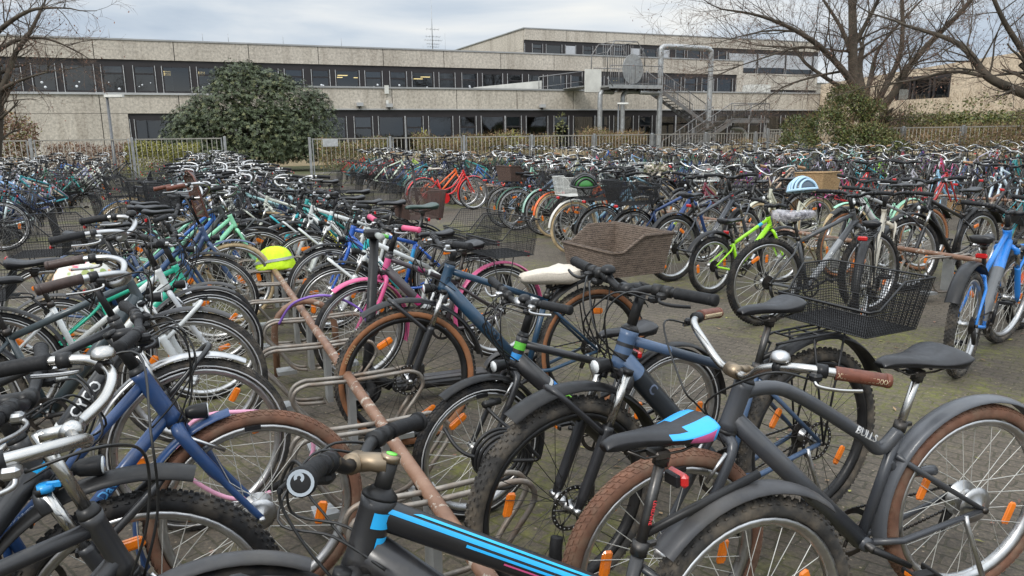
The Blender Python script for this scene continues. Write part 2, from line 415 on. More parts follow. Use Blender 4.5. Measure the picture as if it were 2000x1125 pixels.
# ------------------------------------------------------------------ bicycle pieces
CACHE = {}
def cached(key, fn):
    if key not in CACHE: CACHE[key] = fn()
    return CACHE[key]
def tyre_mesh(r, tw, kind, t):
    def mk():
        mb = MB(); h = tw/2; R0 = r-h*.97
        black = {'black': 'rubber', 'dusty': 'rubber_dusty', 'brown': 'rubber_brown', 'cream': 'rubber_cream', 'tan': 'rubber_dusty'}[t]
        side = {'tan': 'rubber_tan'}.get(t, black)
        K = 12; prof = []; mats = []
        for k in range(K+1):
            a = R(-130)+R(260)*k/K
            prof.append((R0+h*cos(a)*.97, h*sin(a)))
            mats.append(side if (k < 3 or k >= K-3) else black)
        mats[-1] = side
        if t == 'whitewall': pass
        mb.rev(prof, (0, 0, 0), mats, 48)
        if kind == 'knob':
            n = 78
            for i in range(n):
                for j, (yy, w_, l_) in enumerate(((-.86, .16, .012), (-.42, .26, .011), (.0, .26, .013), (.42, .26, .011), (.86, .16, .012))):
                    a = 2*pi*(i+(.5 if j % 2 else 0))/n
                    ph = math.asin(max(-1, min(1, yy))) if abs(yy) < .9 else math.copysign(1.15, yy)
                    ph = yy*1.12
                    er = V((cos(a), 0, sin(a))); et = V((-sin(a), 0, cos(a))); ey = V((0, 1, 0))
                    nn = er*cos(ph)+ey*sin(ph); tt = ey*cos(ph)-er*sin(ph)
                    c = er*R0+nn*h*.97
                    vs = []
                    for z, q in ((-.002, 1.), (.0052, .78)):
                        for x, y in ((-1, -1), (1, -1), (1, 1), (-1, 1)):
                            vs.append(c+nn*z+tt*(x*tw*w_*.32*q)+et*(y*l_*.5*q))
                    mb.add(vs, [(4, 5, 6, 7), (0, 1, 5, 4), (1, 2, 6, 5), (2, 3, 7, 6), (3, 0, 4, 7)], black)
        elif kind == 'mid':
            n = 90
            for i in range(n):
                for j, yy in enumerate((-.75, -.25, .25, .75)):
                    a = 2*pi*(i+(.5 if j % 2 else 0))/n; ph = yy*1.0
                    er = V((cos(a), 0, sin(a))); et = V((-sin(a), 0, cos(a))); ey = V((0, 1, 0))
                    nn = er*cos(ph)+ey*sin(ph); tt = ey*cos(ph)-er*sin(ph); c = er*R0+nn*h*.97; vs = []
                    for z, q in ((-.002, 1.), (.0018, .9)):
                        for x, y in ((-1, -1), (1, -1), (1, 1), (-1, 1)):
                            vs.append(c+nn*z+tt*(x*tw*.10*q)+et*((y*.5+.25*x)*.016*q))
                    mb.add(vs, [(4, 5, 6, 7), (0, 1, 5, 4), (1, 2, 6, 5), (2, 3, 7, 6), (3, 0, 4, 7)], black)
        if t in ('black', 'dusty') and kind != 'knob':      # reflective line on the sidewall
            for s_ in (-1, 1):
                a = R(100)*s_
                p1 = (R0+h*cos(a)*.99-.001, h*sin(a)*1.005); 
                mb.rev([(p1[0]+.003, p1[1]), (p1[0]+.003, p1[1]+.0012*s_), (p1[0]-.003, p1[1]+.0012*s_), (p1[0]-.003, p1[1])], (0, 0, 0), 'rail_pale', 48)
        return mb.mesh('tyre')
    return cached(('tyre', r, tw, kind, t), mk)
def rim_mesh(r, tw, mat):
    def mk():
        mb = MB(); o = r-tw*.86; w = tw*.36
        mb.rev([(o, -w), (o, w), (o-.012, w*.95), (o-.026, w*.4), (o-.026, -w*.4), (o-.012, -w*.95)], (0, 0, 0), mat, 48)
        return mb.mesh('rim')
    return cached(('rim', r, tw, mat), mk)
def spokes_mesh(r, tw, rotor, cass, spm, ns, hubm='alu', hubr=.017):
    def mk():
        mb = MB(); ro = r-tw*.86-.022
        mb.rev([(.006, -.055), (.010, -.05), (hubr, -.034), (hubr*1.5, -.032), (hubr*1.5, -.027), (hubr*.9, -.02), (hubr*.9, .02), (hubr*1.5, .027), (hubr*1.5, .032), (hubr, .034), (.010, .05), (.006, .055)], (0, 0, 0), hubm, 16, closedprof=False)
        for k in range(ns):
            a = 2*pi*k/ns; sd = 1 if k % 2 else -1; b_ = a+(.75 if (k//2) % 2 else -.75)
            p0 = V((hubr*1.4*cos(b_), sd*.029, hubr*1.4*sin(b_))); p1 = V((ro*cos(a), sd*.004, ro*sin(a)))
            mb.tube([p0, p1], .0014, spm, 4, cap=False)
        if rotor:
            mb.rev([(.08, .040), (.08, .043), (.066, .043), (.066, .040)], (0, 0, 0), 'steel_dark', 32, smooth=False)
            for k in range(6):
                a = 2*pi*k/6; mb.tube([(.02*cos(a), .041, .02*sin(a)), (.068*cos(a+.5), .041, .068*sin(a+.5))], .004, 'steel_dark', 4)
            for k in range(24):
                a = 2*pi*k/24; mb.cyl((.073*cos(a), .0395, .073*sin(a)), (.073*cos(a), .0436, .073*sin(a)), .0032, 'alu', 5)
        if cass:
            for k in range(6):
                rr = .058-.006*k; y = -.034-.0042*k
                mb.rev([(rr, y), (rr, y-.002), (.015, y-.002), (.015, y)], (0, 0, 0), 'steel_dark', 24, smooth=False)
        return mb.mesh('wheel')
    return cached(('wheel', r, tw, rotor, cass, spm, ns, hubm, hubr), mk)
def reflector_mesh(r, ang):
    def mk():
        mb = MB(); c = V((cos(ang), 0, sin(ang)))*r*.6; rot = M.Rotation(-ang, 3, 'Y')
        mb.box(c, (.030, .012, .085), 'orange_reflector', rot, .011); mb.box(c, (.036, .006, .07), 'orange_reflector', rot, .005)
        return mb.mesh('spoke_reflector')
    return cached(('refl', r, round(ang, 3)), mk)
def saddle_mesh(kind, mat, mat2=None):
    def mk():
        mb = MB()
        W = {'sport': (.018, .024, .034, .06, .074, .070, .045), 'comfort': (.024, .034, .05, .085, .105, .100, .07)}[kind]
        X = (.145, .115, .05, -.03, -.085, -.12, -.138)
        T = (-.012, .0, .0, -.004, .006, .014, .004); B = (-.035, -.04, -.04, -.045, -.05, -.05, -.03)
        rings = []
        K = 14
        Xs = []; 
        def ip(A, t):
            i = min(int(t), len(A)-2); f = t-i; p0 = A[max(i-1, 0)]; p1 = A[i]; p2 = A[i+1]; p3 = A[min(i+2, len(A)-1)]
            return .5*((2*p1)+(p2-p0)*f+(2*p0-5*p1+4*p2-p3)*f*f+(3*p1-p0-3*p2+p3)*f**3)
        for k in range(19):
            t = 6*k/18; x, w, tt, bb = ip(X, t), ip(W, t), ip(T, t), ip(B, t)
            ring = []
            for j in range(K):
                a = 2*pi*j/K; cy = cos(a); sz = sin(a)
                y = w*math.copysign(abs(cy)**.75, cy)
                z = tt+ (0 if sz >= 0 else 0) - .018*(abs(cy)**2.2) if sz >= -.05 else bb*(.55+.45*abs(sz))+.0
                if sz < -.05: y *= .86
                z += -.004*(1-abs(cy))*(1 if sz > 0 else 0)
                ring.append(V((x, y, z)))
            rings.append(ring)
        mb.loft(rings, mat)
        for s_ in (-1, 1): mb.tube([(.09, s_*.012, -.04), (.05, s_*.02, -.062), (-.05, s_*.022, -.062), (-.1, s_*.035, -.045)], .0035, 'steel_dark', 6)
        mb.box((0, 0, -.065), (.04, .05, .022), 'steel_dark', None, .005)
        if mat2:
            ca, cb = mb.mi(mat2[0]), mb.mi(mat2[1])
            for i_, f_ in enumerate(mb.f):
                if len(f_) != 4 or i_ > 18*K: continue
                c_ = sum((V(mb.v[k]) for k in f_), V())/4
                if -.135 < c_.x < -.015 and c_.z > -.022 and abs(c_.y) > .028+.25*max(0, c_.x+.06): mb.m[i_] = ca
                elif c_.x < -.05 and -.034 < c_.z <= -.006: mb.m[i_] = cb
        return mb.mesh('saddle')
    return cached(('saddle', kind, mat, mat2), mk)
def fender_mb(mb, r, tw, a0, a1, mat, gap=.014, w=None, thick=.002, crown=.014):
    w = (w or tw+.016)/2; Ro = r+gap
    top = [(Ro+crown*(1-(k/3.)**2), w*k/3.) for k in (-3, -2, -1, 0, 1, 2, 3)]
    bot = [(q-thick, y*.96) for q, y in reversed(top)]
    n = max(8, int(abs(a1-a0)/R(6)))
    mb.rev(top+bot, (0, 0, 0), mat, n, a0, a1)
def panel_wires(mb, Pf, umax, nu, nv, hm, rad, mat, tri=3):
    """Pf(u,v): point; hm(u): top of the panel at u"""
    for i in range(nu+1):
        u = i/nu; h = hm(u)
        if h > .02: mb.tube([Pf(u, 0), Pf(u, h)], rad, mat, tri, cap=False)
    for j in range(1, nv):
        v = j/nv; us = [k/60 for k in range(61) if hm(k/60) >= v]
        if us and us[-1] > us[0]: mb.tube([Pf(us[0], v), Pf(us[-1], v)], rad, mat, tri, cap=False)
def basket_mesh(kind, mat, Lx=.34, Wy=.44, H=.24, low=.5, cell=.02, taper=.84, rad=.0012):
    def mk():
        mb = MB()
        b = lambda sx, sy: V((sx*Lx/2*taper, sy*Wy/2*taper, 0)); t = lambda sx, sy: V((sx*Lx/2, sy*Wy/2, H))
        full = lambda u: 1.
        def hm(u): return 1. if u < .5 else (1-(1-low)*(u-.5)/.32 if u < .82 else low)
        def bil(b0, b1, t0, t1): return lambda u, v: (b0*(1-u)+b1*u)*(1-v)+(t0*(1-u)+t1*u)*v
        pans = [(bil(b(-1, s_), b(1, s_), t(-1, s_), t(1, s_)), hm, Lx) for s_ in (-1, 1)]
        pans += [(bil(b(-1, -1), b(-1, 1), t(-1, -1), t(-1, 1)), full, Wy), (bil(b(1, -1), b(1, 1), t(1, -1), t(1, 1)), lambda u: low, Wy)]
        floor = bil(b(-1, -1), b(1, -1), b(-1, 1), b(1, 1))
        prof = [0, .5, .82, 1.]
        def toploop():
            s0 = pans[0][0]; s1 = pans[1][0]
            return [s0(u, hm(u)) for u in prof]+[s1(u, hm(u)) for u in reversed(prof)]
        if kind == 'wire':
            for Pf, h_, L in pans: panel_wires(mb, Pf, 1, max(4, int(L/cell)), max(3, int(H/cell)), h_, rad, mat)
            panel_wires(mb, floor, 1, int(Lx/cell), int(Wy/cell), full, rad*1.1, mat)
            mb.tube(toploop(), .0042, mat, 6, closed=True)
            for v in (.0, .42):
                lp = [pans[0][0](0, v), pans[0][0](1, v), pans[1][0](1, v), pans[1][0](0, v)]
                mb.tube(lp, .0028, mat, 5, closed=True)
        else:
            th = .012
            for q, (Pf, h_, L) in enumerate(pans):
                nu = 12; out = []; inn = []
                c = V((0, 0, H/2))
                for i in range(nu+1):
                    u = i/nu
                    for j in range(5):
                        p = Pf(u, h_(u)*j/4); out.append(p)
                        d = V((0, p.y, 0)) if q < 2 else V((p.x, 0, 0)); inn.append(p-d.normalized()*th)
                o2 = len(out); fs = []
                for i in range(nu):
                    for j in range(4):
                        a = i*5+j; fs.append((a, a+5, a+6, a+1)); fs.append((a+o2, a+1+o2, a+6+o2, a+5+o2))
                    fs.append((i*5+4, (i+1)*5+4, (i+1)*5+4+o2, i*5+4+o2))
                mb.add(out+inn, fs, mat)
            p = [floor(0, 0), floor(1, 0), floor(1, 1), floor(0, 1)]
            mb.add(p+[x+V((0, 0, .01)) for x in p], [(3, 2, 1, 0), (4, 5, 6, 7), (0, 1, 5, 4), (1, 2, 6, 5), (2, 3, 7, 6), (3, 0, 4, 7)], mat)
            mb.tube(toploop(), .009, mat, 6, closed=True)
        return mb.mesh('basket')
    return cached(('basket', kind, mat, Lx, Wy, H, low, cell, taper), mk)
def bars_path(k, w=.66):
    if k == 'flat':
        h = [(0, 0, 0), (.0, .05, 0), (0, .11, .022), (-.012, w*.32, .030), (-.04, w/2, .032)]
    elif k == 'swept':
        h = [(0, 0, 0), (.012, .05, .0), (.045, .12, .02), (.05, .19, .05), (.0, .255, .066), (-.1, .29, .062), (-.21, .315, .045)]
    elif k == 'cruiser':
        h = [(0, 0, 0), (.0, .06, .0), (.01, .13, .05), (-.015, .22, .08), (-.09, .29, .078), (-.20, .345, .062)]
    elif k == 'dutch':
        h = [(0, 0, 0), (.05, .04, .0), (.09, .10, .04), (.085, .18, .09), (.0, .25, .115), (-.11, .275, .105), (-.24, .285, .085)]
    s = [V(p) for p in h]; o = [V((p.x, -p.y, p.z)) for p in s[1:]][::-1]
    return catmull(o+s, 5)
TYPES = dict(
    mtb=dict(frame='mtb', bars='flat', susp=True, fend='clip', r=.355, tw=.055, kind='knob', bh=1.0, sh=.93, fdisc=True),
    trek=dict(frame='mtb', bars='flat', susp=True, fend='full', r=.35, tw=.042, kind='mid', bh=1.04, sh=.96, carrier=True),
    city=dict(frame='city', bars='swept', susp=False, fend='full', r=.35, tw=.042, kind='slick', bh=1.05, sh=.93, carrier=True),
    dutch=dict(frame='dutch', bars='dutch', susp=False, fend='full', r=.35, tw=.045, kind='slick', bh=1.06, sh=.92, carrier=True, case=True),
    kid=dict(frame='mtb', bars='flat', susp=False, fend='clip', r=.28, tw=.05, kind='knob', bh=.86, sh=.76, wb=.94, barw=.56, ls=.34))
DEF = dict(wb=1.08, frame='mtb', col=(.03, .03, .035), fork=None, tyre='black', rimm='alu', spm='spoke_steel', bars='flat', barm='plastic_black', barw=.66, bh=1.02, sh=.94,
           ls=.44, hl=.13, grip='grip_black', saddle='sport', sadm='saddle_black', fend='none', fcol=None, carrier=False, basket=None, light=True, bell=False, steer=0., case=False,
           susp=False, fdisc=False, rdisc=False, ns=28, down=.024, bands=(), text=(), kickstand=True, cables=True, stemm='plastic_black', cass=True, tail=True, screen=False, postm='steel_dark', refl=True, front_basket=None, top=.017, lift=.0)
def bike(label, group, loc, rz, lean=0., **kw):
    P = dict(DEF)
    if 'typ' in kw: P.update(TYPES[kw.pop('typ')])
    P.update(kw)
    r, tw, wb = P['r'], P['tw'], P['wb']
    root = empty('bicycle', label, 'bicycle', group)
    root.matrix_world = M.Translation(loc) @ M.Rotation(rz, 4, 'Z') @ M.Rotation(lean, 4, 'X')
    ha, sa = R(P.get('ha', 70)), R(73)
    a = V((-cos(ha), 0, sin(ha))); pf = V((sin(ha), 0, cos(ha))); s_ = V((-cos(sa), 0, sin(sa)))
    RH, FH = V((-wb/2, 0, r)), V((wb/2, 0, r))
    fl = r+(.085 if P['susp'] else .045)+ (.0 if P['fend'] == 'none' else .012)
    C = FH-pf*.045+a*fl; HB = C+a*.018; HT = HB+a*P['hl']
    BB = V((-wb/2+.43*r/.35 if r < .33 else -wb/2+.43, 0, r*.80)); ST = BB+s_*P['ls']
    paint = 'paint'; pc = P['col']
    steer = M.Translation(HB) @ M.Rotation(P['steer'], 4, a) @ M.Translation(-HB)
    G = dict(HT=HT, HB=HB, BB=BB, ST=ST, RH=RH, FH=FH, C=C)
    def part(nm, mb, parent=root, mat=None, painted=False, color=None):
        o = mb.build(nm, parent, mat=mat)
        if painted: o['painted'] = 1; o.color = (*(color or pc), 1)
        return o
    # ---- frame
    f = MB(); bd = P['down']
    hr = P.get('headr', .0215); f.tube([HB-a*.0, HB+a*.02, HT-a*.02, HT], [hr+.0035, hr, hr, hr+.0025], paint, 16)
    f.tube([HT, HT+a*.006, HT+a*.02], [hr+.002, hr+.001, .019], 'plastic_black', 16); f.tube([HB-a*.012, HB], hr+.003, 'plastic_black', 14)
    tubes = {'seat': (BB, ST, .0165)}
    if P['frame'] == 'mtb':
        tubes['down'] = (HB+a*.035, BB, bd); tubes['top'] = (HT-a*.03, ST-s_*P.get('tdrop', .035), P['top'])
    elif P['frame'] == 'city':
        tubes['down'] = (HB+a*.03, BB, .021); tubes['top'] = (HT-a*.035, BB+s_*.17, .0165)
    elif P['frame'] == 'cruiser':
        tubes['down'] = (HB+a*.04, BB, .03)
        f.tube(catmull([HT-a*.03, HT-a*.03+V((-.12, 0, .01)), (HT+ST)/2+V((-.02, 0, .01)), ST-s_*.10+V((.05, 0, .0)), ST-s_*.09], 6), [.021, .020, .019, .018, .017], paint, 12) if False else None
        pth = catmull([HT-a*.035, HT-a*.03+V((-.15, 0, -.012)), HT.lerp(ST, .72)+V((0, 0, -.062)), ST-s_*.055+V((.06, 0, -.018)), ST-s_*.02], 6)
        f.tube(pth, .0215, paint, 14); G['toppath'] = pth
        f.tube(catmull([ST-s_*.12, ST-s_*.15+V((-.06, 0, -.02)), RH.lerp(ST, .5)+V((0, 0, -.02))], 5), .017, paint, 10)
    elif P['frame'] == 'dutch':
        pth = catmull([HB+a*.05, HB.lerp(BB, .45)+V((-.015, 0, -.10)), BB.lerp(HB, .18)+V((0, 0, -.02)), BB+s_*.05], 7)
        f.tube(pth, .02, paint, 12)
        p2 = catmull([HT-a*.03, HT.lerp(BB, .45)+V((-.01, 0, -.06)), BB+s_*.17+V((.05, 0, -.0)), BB+s_*.2], 7)
        f.tube(p2, .016, paint, 10)
    for k, (p, q, rr) in tubes.items(): f.tube([p, q], rr, paint, 14 if k != 'seat' else 12)
    G['tubes'] = tubes
    f.tube([BB+V((0, -.036, 0)), BB+V((0, .036, 0))], .024, paint, 12)
    sst = ST-s_*.05 if P['frame'] != 'cruiser' else ST-s_*.1
    for y in (-1, 1):
        f.tube([BB+V((-.03, y*.022, 0)), BB+V((-.13, y*.045, 0)), RH+V((0, y*.062, 0))], [.013, .011, .009], paint, 8)
        f.tube([sst+V((-.012, y*.012, 0)), sst.lerp(RH, .25)+V((0, y*.042, 0)), RH+V((0, y*.062, .0))], [.0095, .0095, .008], paint, 8)
        f.cyl(RH+V((0, y*.056, 0)), RH+V((0, y*.074, 0)), .011, 'steel_dark', 8)
    for (tb, t0, t1, c) in P['bands']:
        mt = colmat(c) if not isinstance(c, str) else c
        p, q, rr = tubes[tb] if tb != 'head' else (HB+a*.022, HT-a*.022, hr)
        f.tube([p.lerp(q, t0), p.lerp(q, t1)], rr+.0009, mt, 14, cap=False)
    if P['frame'] in ('mtb', 'cruiser'):     # bottle boss and cable clips
        p, q, rr = tubes['down']
        for t in (.3, .55, .8): f.box(p.lerp(q, t)+V((.0, 0, -rr)), (.012, .012, .006), 'plastic_black')
    for (tb, a0, a1, t0, t1, sd_, c, sk) in P.get('patches', ()):
        p, q, rr = tubes[tb] if tb != 'head' else (HB, HT, hr)
        tube_patch(f, p, q, rr+(.001 if any(b_[0] == tb for b_ in P['bands']) else 0), a0, a1, t0, t1, sd_, colmat(c), sk=sk)
    for (tb, txt, size, c, side, t) in P['text']:
        p, q, rr = tubes[tb] if tb in tubes else (HT, HB, hr)
        if tb == 'post': p, q, rr = ST+s_*.14, ST+s_*.02, .0135
        if tb == 'top' and P['frame'] == 'cruiser': p, q, rr = G['toppath'][10], G['toppath'][20], .0215
        mt = colmat(c) if not isinstance(c, str) else c
        if side < 0: p, q = q, p; t = 1-t
        lm = MB(); text_on_tube(lm, txt, p, q, rr+.001, side, size, mt, t)
        G.setdefault('letters', []).append(lm)
    fr = part('frame', f, painted=True)
    for lm in G.get('letters', []): lm.build('lettering', fr)
    # ---- fork
    k = MB(); fc = P['fork']; fm = paint if fc is None else (fc if isinstance(fc, str) else colmat(fc))
    k.tube([C-a*.02, HB], .017, fm, 10)
    if P['susp']:
        k.tube(catmull([C+V((0, -.066, 0))-a*.035, C+V((0, -.06, 0)), C+a*.012, C+V((0, .06, 0)), C+V((0, .066, 0))-a*.035], 4), .02, fm, 10)
        off = pf*.03
        for y in (-1, 1):
            p0 = C+V((0, y*.066, 0))+a*.012+pf*.012; p1 = FH+V((0, y*.066, 0))+a*.05-pf*.01; pm = p0.lerp(p1, .46)
            k.tube([p0, pm], .0145, P.get('stan', 'chrome'), 12); k.cyl(p0, p0+a*.016, .018, 'plastic_black', 12)
            k.tube([pm+(p0-pm)*.08, pm, p1, FH+V((0, y*.062, -.012))], [.0205, .0205, .019, .013], fm, 12)
            k.cyl(FH+V((0, y*.055, 0)), FH+V((0, y*.082, 0)), .012, 'alu', 8)
        k.tube(catmull([p1.lerp(p0, .5)+V((0, 0, 0)), FH+V((.05, .04, r+.03)), FH+V((.05, -.04, r+.03)), p1.lerp(p0, .5)-V((0, .132, 0))], 4), .011, fm, 8)
    else:
        for y in (-1, 1):
            k.tube(catmull([C, C+V((0, y*.05, 0))-a*.03, C.lerp(FH, .55)+V((-.008, y*.058, 0)), FH+V((0, y*.06, 0))], 5), [.016*P.get('fkr', 1)]*5+[.0145*P.get('fkr', 1)]*5+[.011]*6, fm, 10)
            k.cyl(FH+V((0, y*.052, 0)), FH+V((0, y*.078, 0)), .011, 'alu', 8)
        if not P['fdisc']:
            for y in (-1, 1): k.tube([C+V((.03, y*.05, -.03)), FH+V((-.09, y*.045, r*.72))], .006, 'alu', 6); k.box(FH+V((-.0, y*.032, r-.045))+pf*.0, (.05, .01, .014), 'plastic_black')
    if P['fdisc']: k.box(FH+V((-.055, .05, .055)), (.05, .035, .06), 'steel_dark', None, .01)
    if P.get('lockout'): k.cyl(C+V((.012, -.066, .02)), C+V((.012, -.066, .036)), .019, colmat((.02, .3, .7)), 10); k.box(C+V((.03, -.066, .034)), (.03, .012, .012), colmat((.02, .3, .7)))
    part('fork', k, mat=steer, painted=(fc is None))
    # ---- wheels
    for (H, fw) in ((FH, 1), (RH, 0)):
        st = steer @ M.Translation(H) if fw else M.Translation(H)
        rot_ = random.uniform(0, 6.28); st = st @ M.Rotation(rot_, 4, 'Y')
        w_ = link('wheel', spokes_mesh(r, tw, P['fdisc'] if fw else P['rdisc'], (not fw) and P['cass'], P['spm'], P['ns'], P.get('hubm', 'alu'), P.get('fhub', .017) if fw else P.get('rhub', .02)), root, st)
        link('tyre', tyre_mesh(r, tw, P['kind'], P['tyre']), w_)
        if P.get('tyretext') and fw:
            txt, a0_, sd_, cc_ = P['tyretext']; tm = MB(); rr_ = r-tw*.66; aa = R(a0_); hs = tw*.34
            for ch_ in txt:
                er = V((cos(aa), 0, sin(aa))); xd = V((sin(aa), 0, -cos(aa)))*sd_
                text_flat(tm, ch_, er*rr_+V((0, sd_*(tw*.5+.0005), 0)), xd*1. if sd_ > 0 else xd*1., er, hs, cc_); aa -= sd_*hs*.95/rr_
            tm.build('lettering', w_, mat=(M.Translation(H)).inverted() @ M.Translation(H) @ M.Rotation(-rot_, 4, 'Y'))
        link('rim', rim_mesh(r, tw, P['rimm']), w_)
        if P['refl']:
            for ag in (.6, .6+pi): link('spoke_reflector', reflector_mesh(r, ag), w_)
    # ---- mudguards
    if P['fend'] != 'none':
        fcm = P['fcol']; fm2 = 'plastic_black' if fcm is None else (paint if fcm == 'frame' else (fcm if isinstance(fcm, str) else colmat(fcm)))
        pt = fcm == 'frame'
        m1, m2 = MB(), MB()
        if P['fend'] == 'full':
            fender_mb(m1, r, tw, R(P.get('ff0', 58)), R(200), fm2, .016); fender_mb(m2, r, tw, R(-12), R(176), fm2, .018)
            for y in (-1, 1):
                m1.tube([(0, y*.07, 0), ((r+.02)*cos(R(165)), y*.026, (r+.02)*sin(R(165)))], .0022, 'steel_dark', 5)
                m2.tube([(0, y*.075, 0), ((r+.02)*cos(R(150)), y*.026, (r+.02)*sin(R(150)))], .0022, 'steel_dark', 5)
        elif P['fend'] == 'clip':
            fender_mb(m1, r, tw, R(58), R(170), fm2, .035, tw+.03, .003, .018); fender_mb(m2, r, tw, *(R(x) for x in P.get('rfa', (45, 150))), fm2, P.get('rfg', .05), tw+.03, .003, .018)
            m2.tube([(-.03, 0, r+.06), ST+s_*.03-RH+V((-.01, 0, 0))], .011, 'plastic_black', 8)
        elif P['fend'] == 'rearonly': fender_mb(m2, r, tw, R(-12), R(176), fm2, .018, tw+.02)
        elif P['fend'] == 'frontclip':
            fender_mb(m1, r, tw, R(70), R(148), fm2, .055, tw+.035, .003, .02)
        if m1.v: part('mudguard', m1, mat=steer @ M.Translation(FH), painted=pt)
        if m2.v: part('mudguard', m2, mat=M.Translation(RH), painted=pt)
    if P.get('fendtext'):
        a_ = R(128); er = V((cos(a_), 0, sin(a_))); xd = V((sin(a_), 0, -cos(a_))); lm = MB()
        text_flat(lm, P['fendtext'], er*(r+.055+.0215), xd, er.cross(xd), .026, 'sticker'); lm.build('lettering', root, mat=steer @ M.Translation(FH))
    # ---- saddle and post
    sz = P['sh']; tpost = (sz-.075-ST.z)/s_.z; SP = ST+s_*tpost
    q = MB(); q.tube([ST-s_*.06, SP+s_*.01], .0132, P['postm'], 10); q.tube([ST-s_*.02, ST+s_*.012], .0205, 'steel_dark', 12); q.box(ST+V((-.028, 0, 0)), (.03, .014, .014), 'steel_dark', None, .003)
    q.cyl(SP-s_*.02, SP+s_*.012, .019, 'steel_dark', 10)
    part('seat_post', q)
    sd = link('saddle', saddle_mesh(P['saddle'], P['sadm'], P.get('sad2')), root, M.Translation(SP+V((.01, 0, .075))) @ M.Rotation(R(P.get('nose', 0)), 4, 'Y'))
    G['SP'] = SP
    # ---- handlebar
    tb = max(.03, (P['bh']-.03-HT.z)/a.z); SC = HT+a*tb; g = MB()
    isf = P['bars'] == 'flat'
    fwd = .07 if isf else .055
    HC = SC+V((fwd, 0, .006))
    sm = P['stemm']
    g.tube([HT, SC+a*.012], .0175 if isf else .0125, 'plastic_black' if isf else sm, 12)
    g.tube([SC, SC.lerp(HC, .5)+V((0, 0, .003)), HC], [.022, .019, .021] if isf else [.015, .013, .016], sm, 10)
    g.tube([HC+V((0, -.022, 0)), HC+V((0, .022, 0))], .021, sm, 12)
    if isf: g.cyl(SC+a*.006, SC+a*.02, .0195, sm, 12)
    if P.get('stem_mark'):
        q2 = SC+a*.0205; g.cyl(q2, q2+a*.002, .011, colmat(P['stem_mark']), 12)
    part('stem', g, mat=steer)
    h = MB(); path = [p+HC for p in bars_path(P['bars'], P['barw'])]
    h.tube(path, .0125 if not isf else .0135, P['barm'], 10)
    hb = part('handlebar', h, mat=steer)
    def along(s_from_end, sidey):
        pp = path if sidey > 0 else path[::-1]; d = 0
        for i in range(len(pp)-1, 0, -1):
            L = (pp[i]-pp[i-1]).length
            if d+L >= s_from_end: return pp[i].lerp(pp[i-1], (s_from_end-d)/L), i
            d += L
        return pp[0], 1
    for y in (-1, 1):
        pp = path if y > 0 else path[::-1]
        g = MB(); p1, i1 = along(.13, y); ptsg = [p1]+pp[i1:]
        ptsg = [ptsg[0]]+ptsg[1:]; 
        g.tube(ptsg, [.0190]+[.0178]*(len(ptsg)-2)+[P.get('gripr', .0182)], P['grip'], 14)
        e = (pp[-1]-pp[-2]).normalized(); g.tube([pp[-1]-e*.006, pp[-1], pp[-1]+e*.007, pp[-1]+e*.009], [P.get('gripr', .0182)+.0004, P.get('gripr', .0182)+.0012, P.get('gripr', .0182), .013], P['grip'], 14)
        if P['grip'].startswith('leather') and P.get('stitched'):
            # herringbone stitching along the underside of the grip
            ax = (pp[-1]-p1); L = ax.length; ax.normalize(); up = V((0, 0, 1)); sdv = ax.cross(up).normalized(); up = sdv.cross(ax)
            for kk in range(13):
                for zz in (-1, 1):
                    vv = []
                    for q_ in (0, 1):
                        aa = -.35*zz*(1 if q_ else -1)
                        vv.append(p1+ax*(L*(kk+.1+.8*q_)/13)+(sdv*cos(aa)+up*sin(aa))*.0186)
                        vv[-1] = vv[-1]
                    g.tube(vv, .0012, 'stitch', 4)
        gp_ = g.build('grip', hb)
        if P.get('emblem'):
            em = MB(); c0 = pp[-1]+e*.0096; x_ = e.cross(V((0, 0, 1))).normalized(); y_ = x_.cross(e)
            ringp = lambda r0, r1, a0, a1, cx=0, cy=0, n=20: em.add([c0+x_*(cx+r_*cos(a0+(a1-a0)*i/n))+y_*(cy+r_*sin(a0+(a1-a0)*i/n)) for i in range(n+1) for r_ in (r0, r1)], [(2*i, 2*i+1, 2*i+3, 2*i+2) for i in range(n)], 'pane_pale')
            ringp(.0155, .0205, 0, 2*pi); ringp(.0030, .0078, -.5, 4.2, .002, .0080); em.build('emblem', gp_)
        lv = MB(); p2, _ = along(.165, y); p3, _ = along(.03, y); ax = (p3-p2).normalized()
        fwdv = V((1, 0, 0)) if isf else V((.75, 0, -.65)).normalized()
        if not isf: fwdv = (V((ax.y*y*1., -ax.x*y*0, -.35))).normalized(); fwdv = V((max(.3, fwdv.x), y*.25, -.45)).normalized()
        else: fwdv = V((1, 0, -.45)).normalized()
        lv.tube([p2-ax*.012, p2+ax*.014], .019, 'plastic_black', 10)
        lm = P.get('lever', 'alu')
        lv.box(p2+fwdv*.026-ax*.0, (.03, .028, .022), 'plastic_black' if lm != 'alu' else 'alu', None, .006)
        lv.tube(catmull([p2+fwdv*.03, p2+fwdv*.056+ax*.02, p2+fwdv*.060+ax*.07, p2+fwdv*.052+ax*.118, p2+fwdv*.05+ax*.125], 5), .0062, lm, 8, flat=.8)
        if isf or P.get('shifter'):
            p4, _ = along(.205, y); lv.tube([p4-ax*.014, p4+ax*.016], .0205, 'plastic_black', 10); lv.box(p4+V((.012, 0, -.026)), (.04, .034, .024), 'plastic_black', None, .008)
        lv.build('brake_lever', hb)
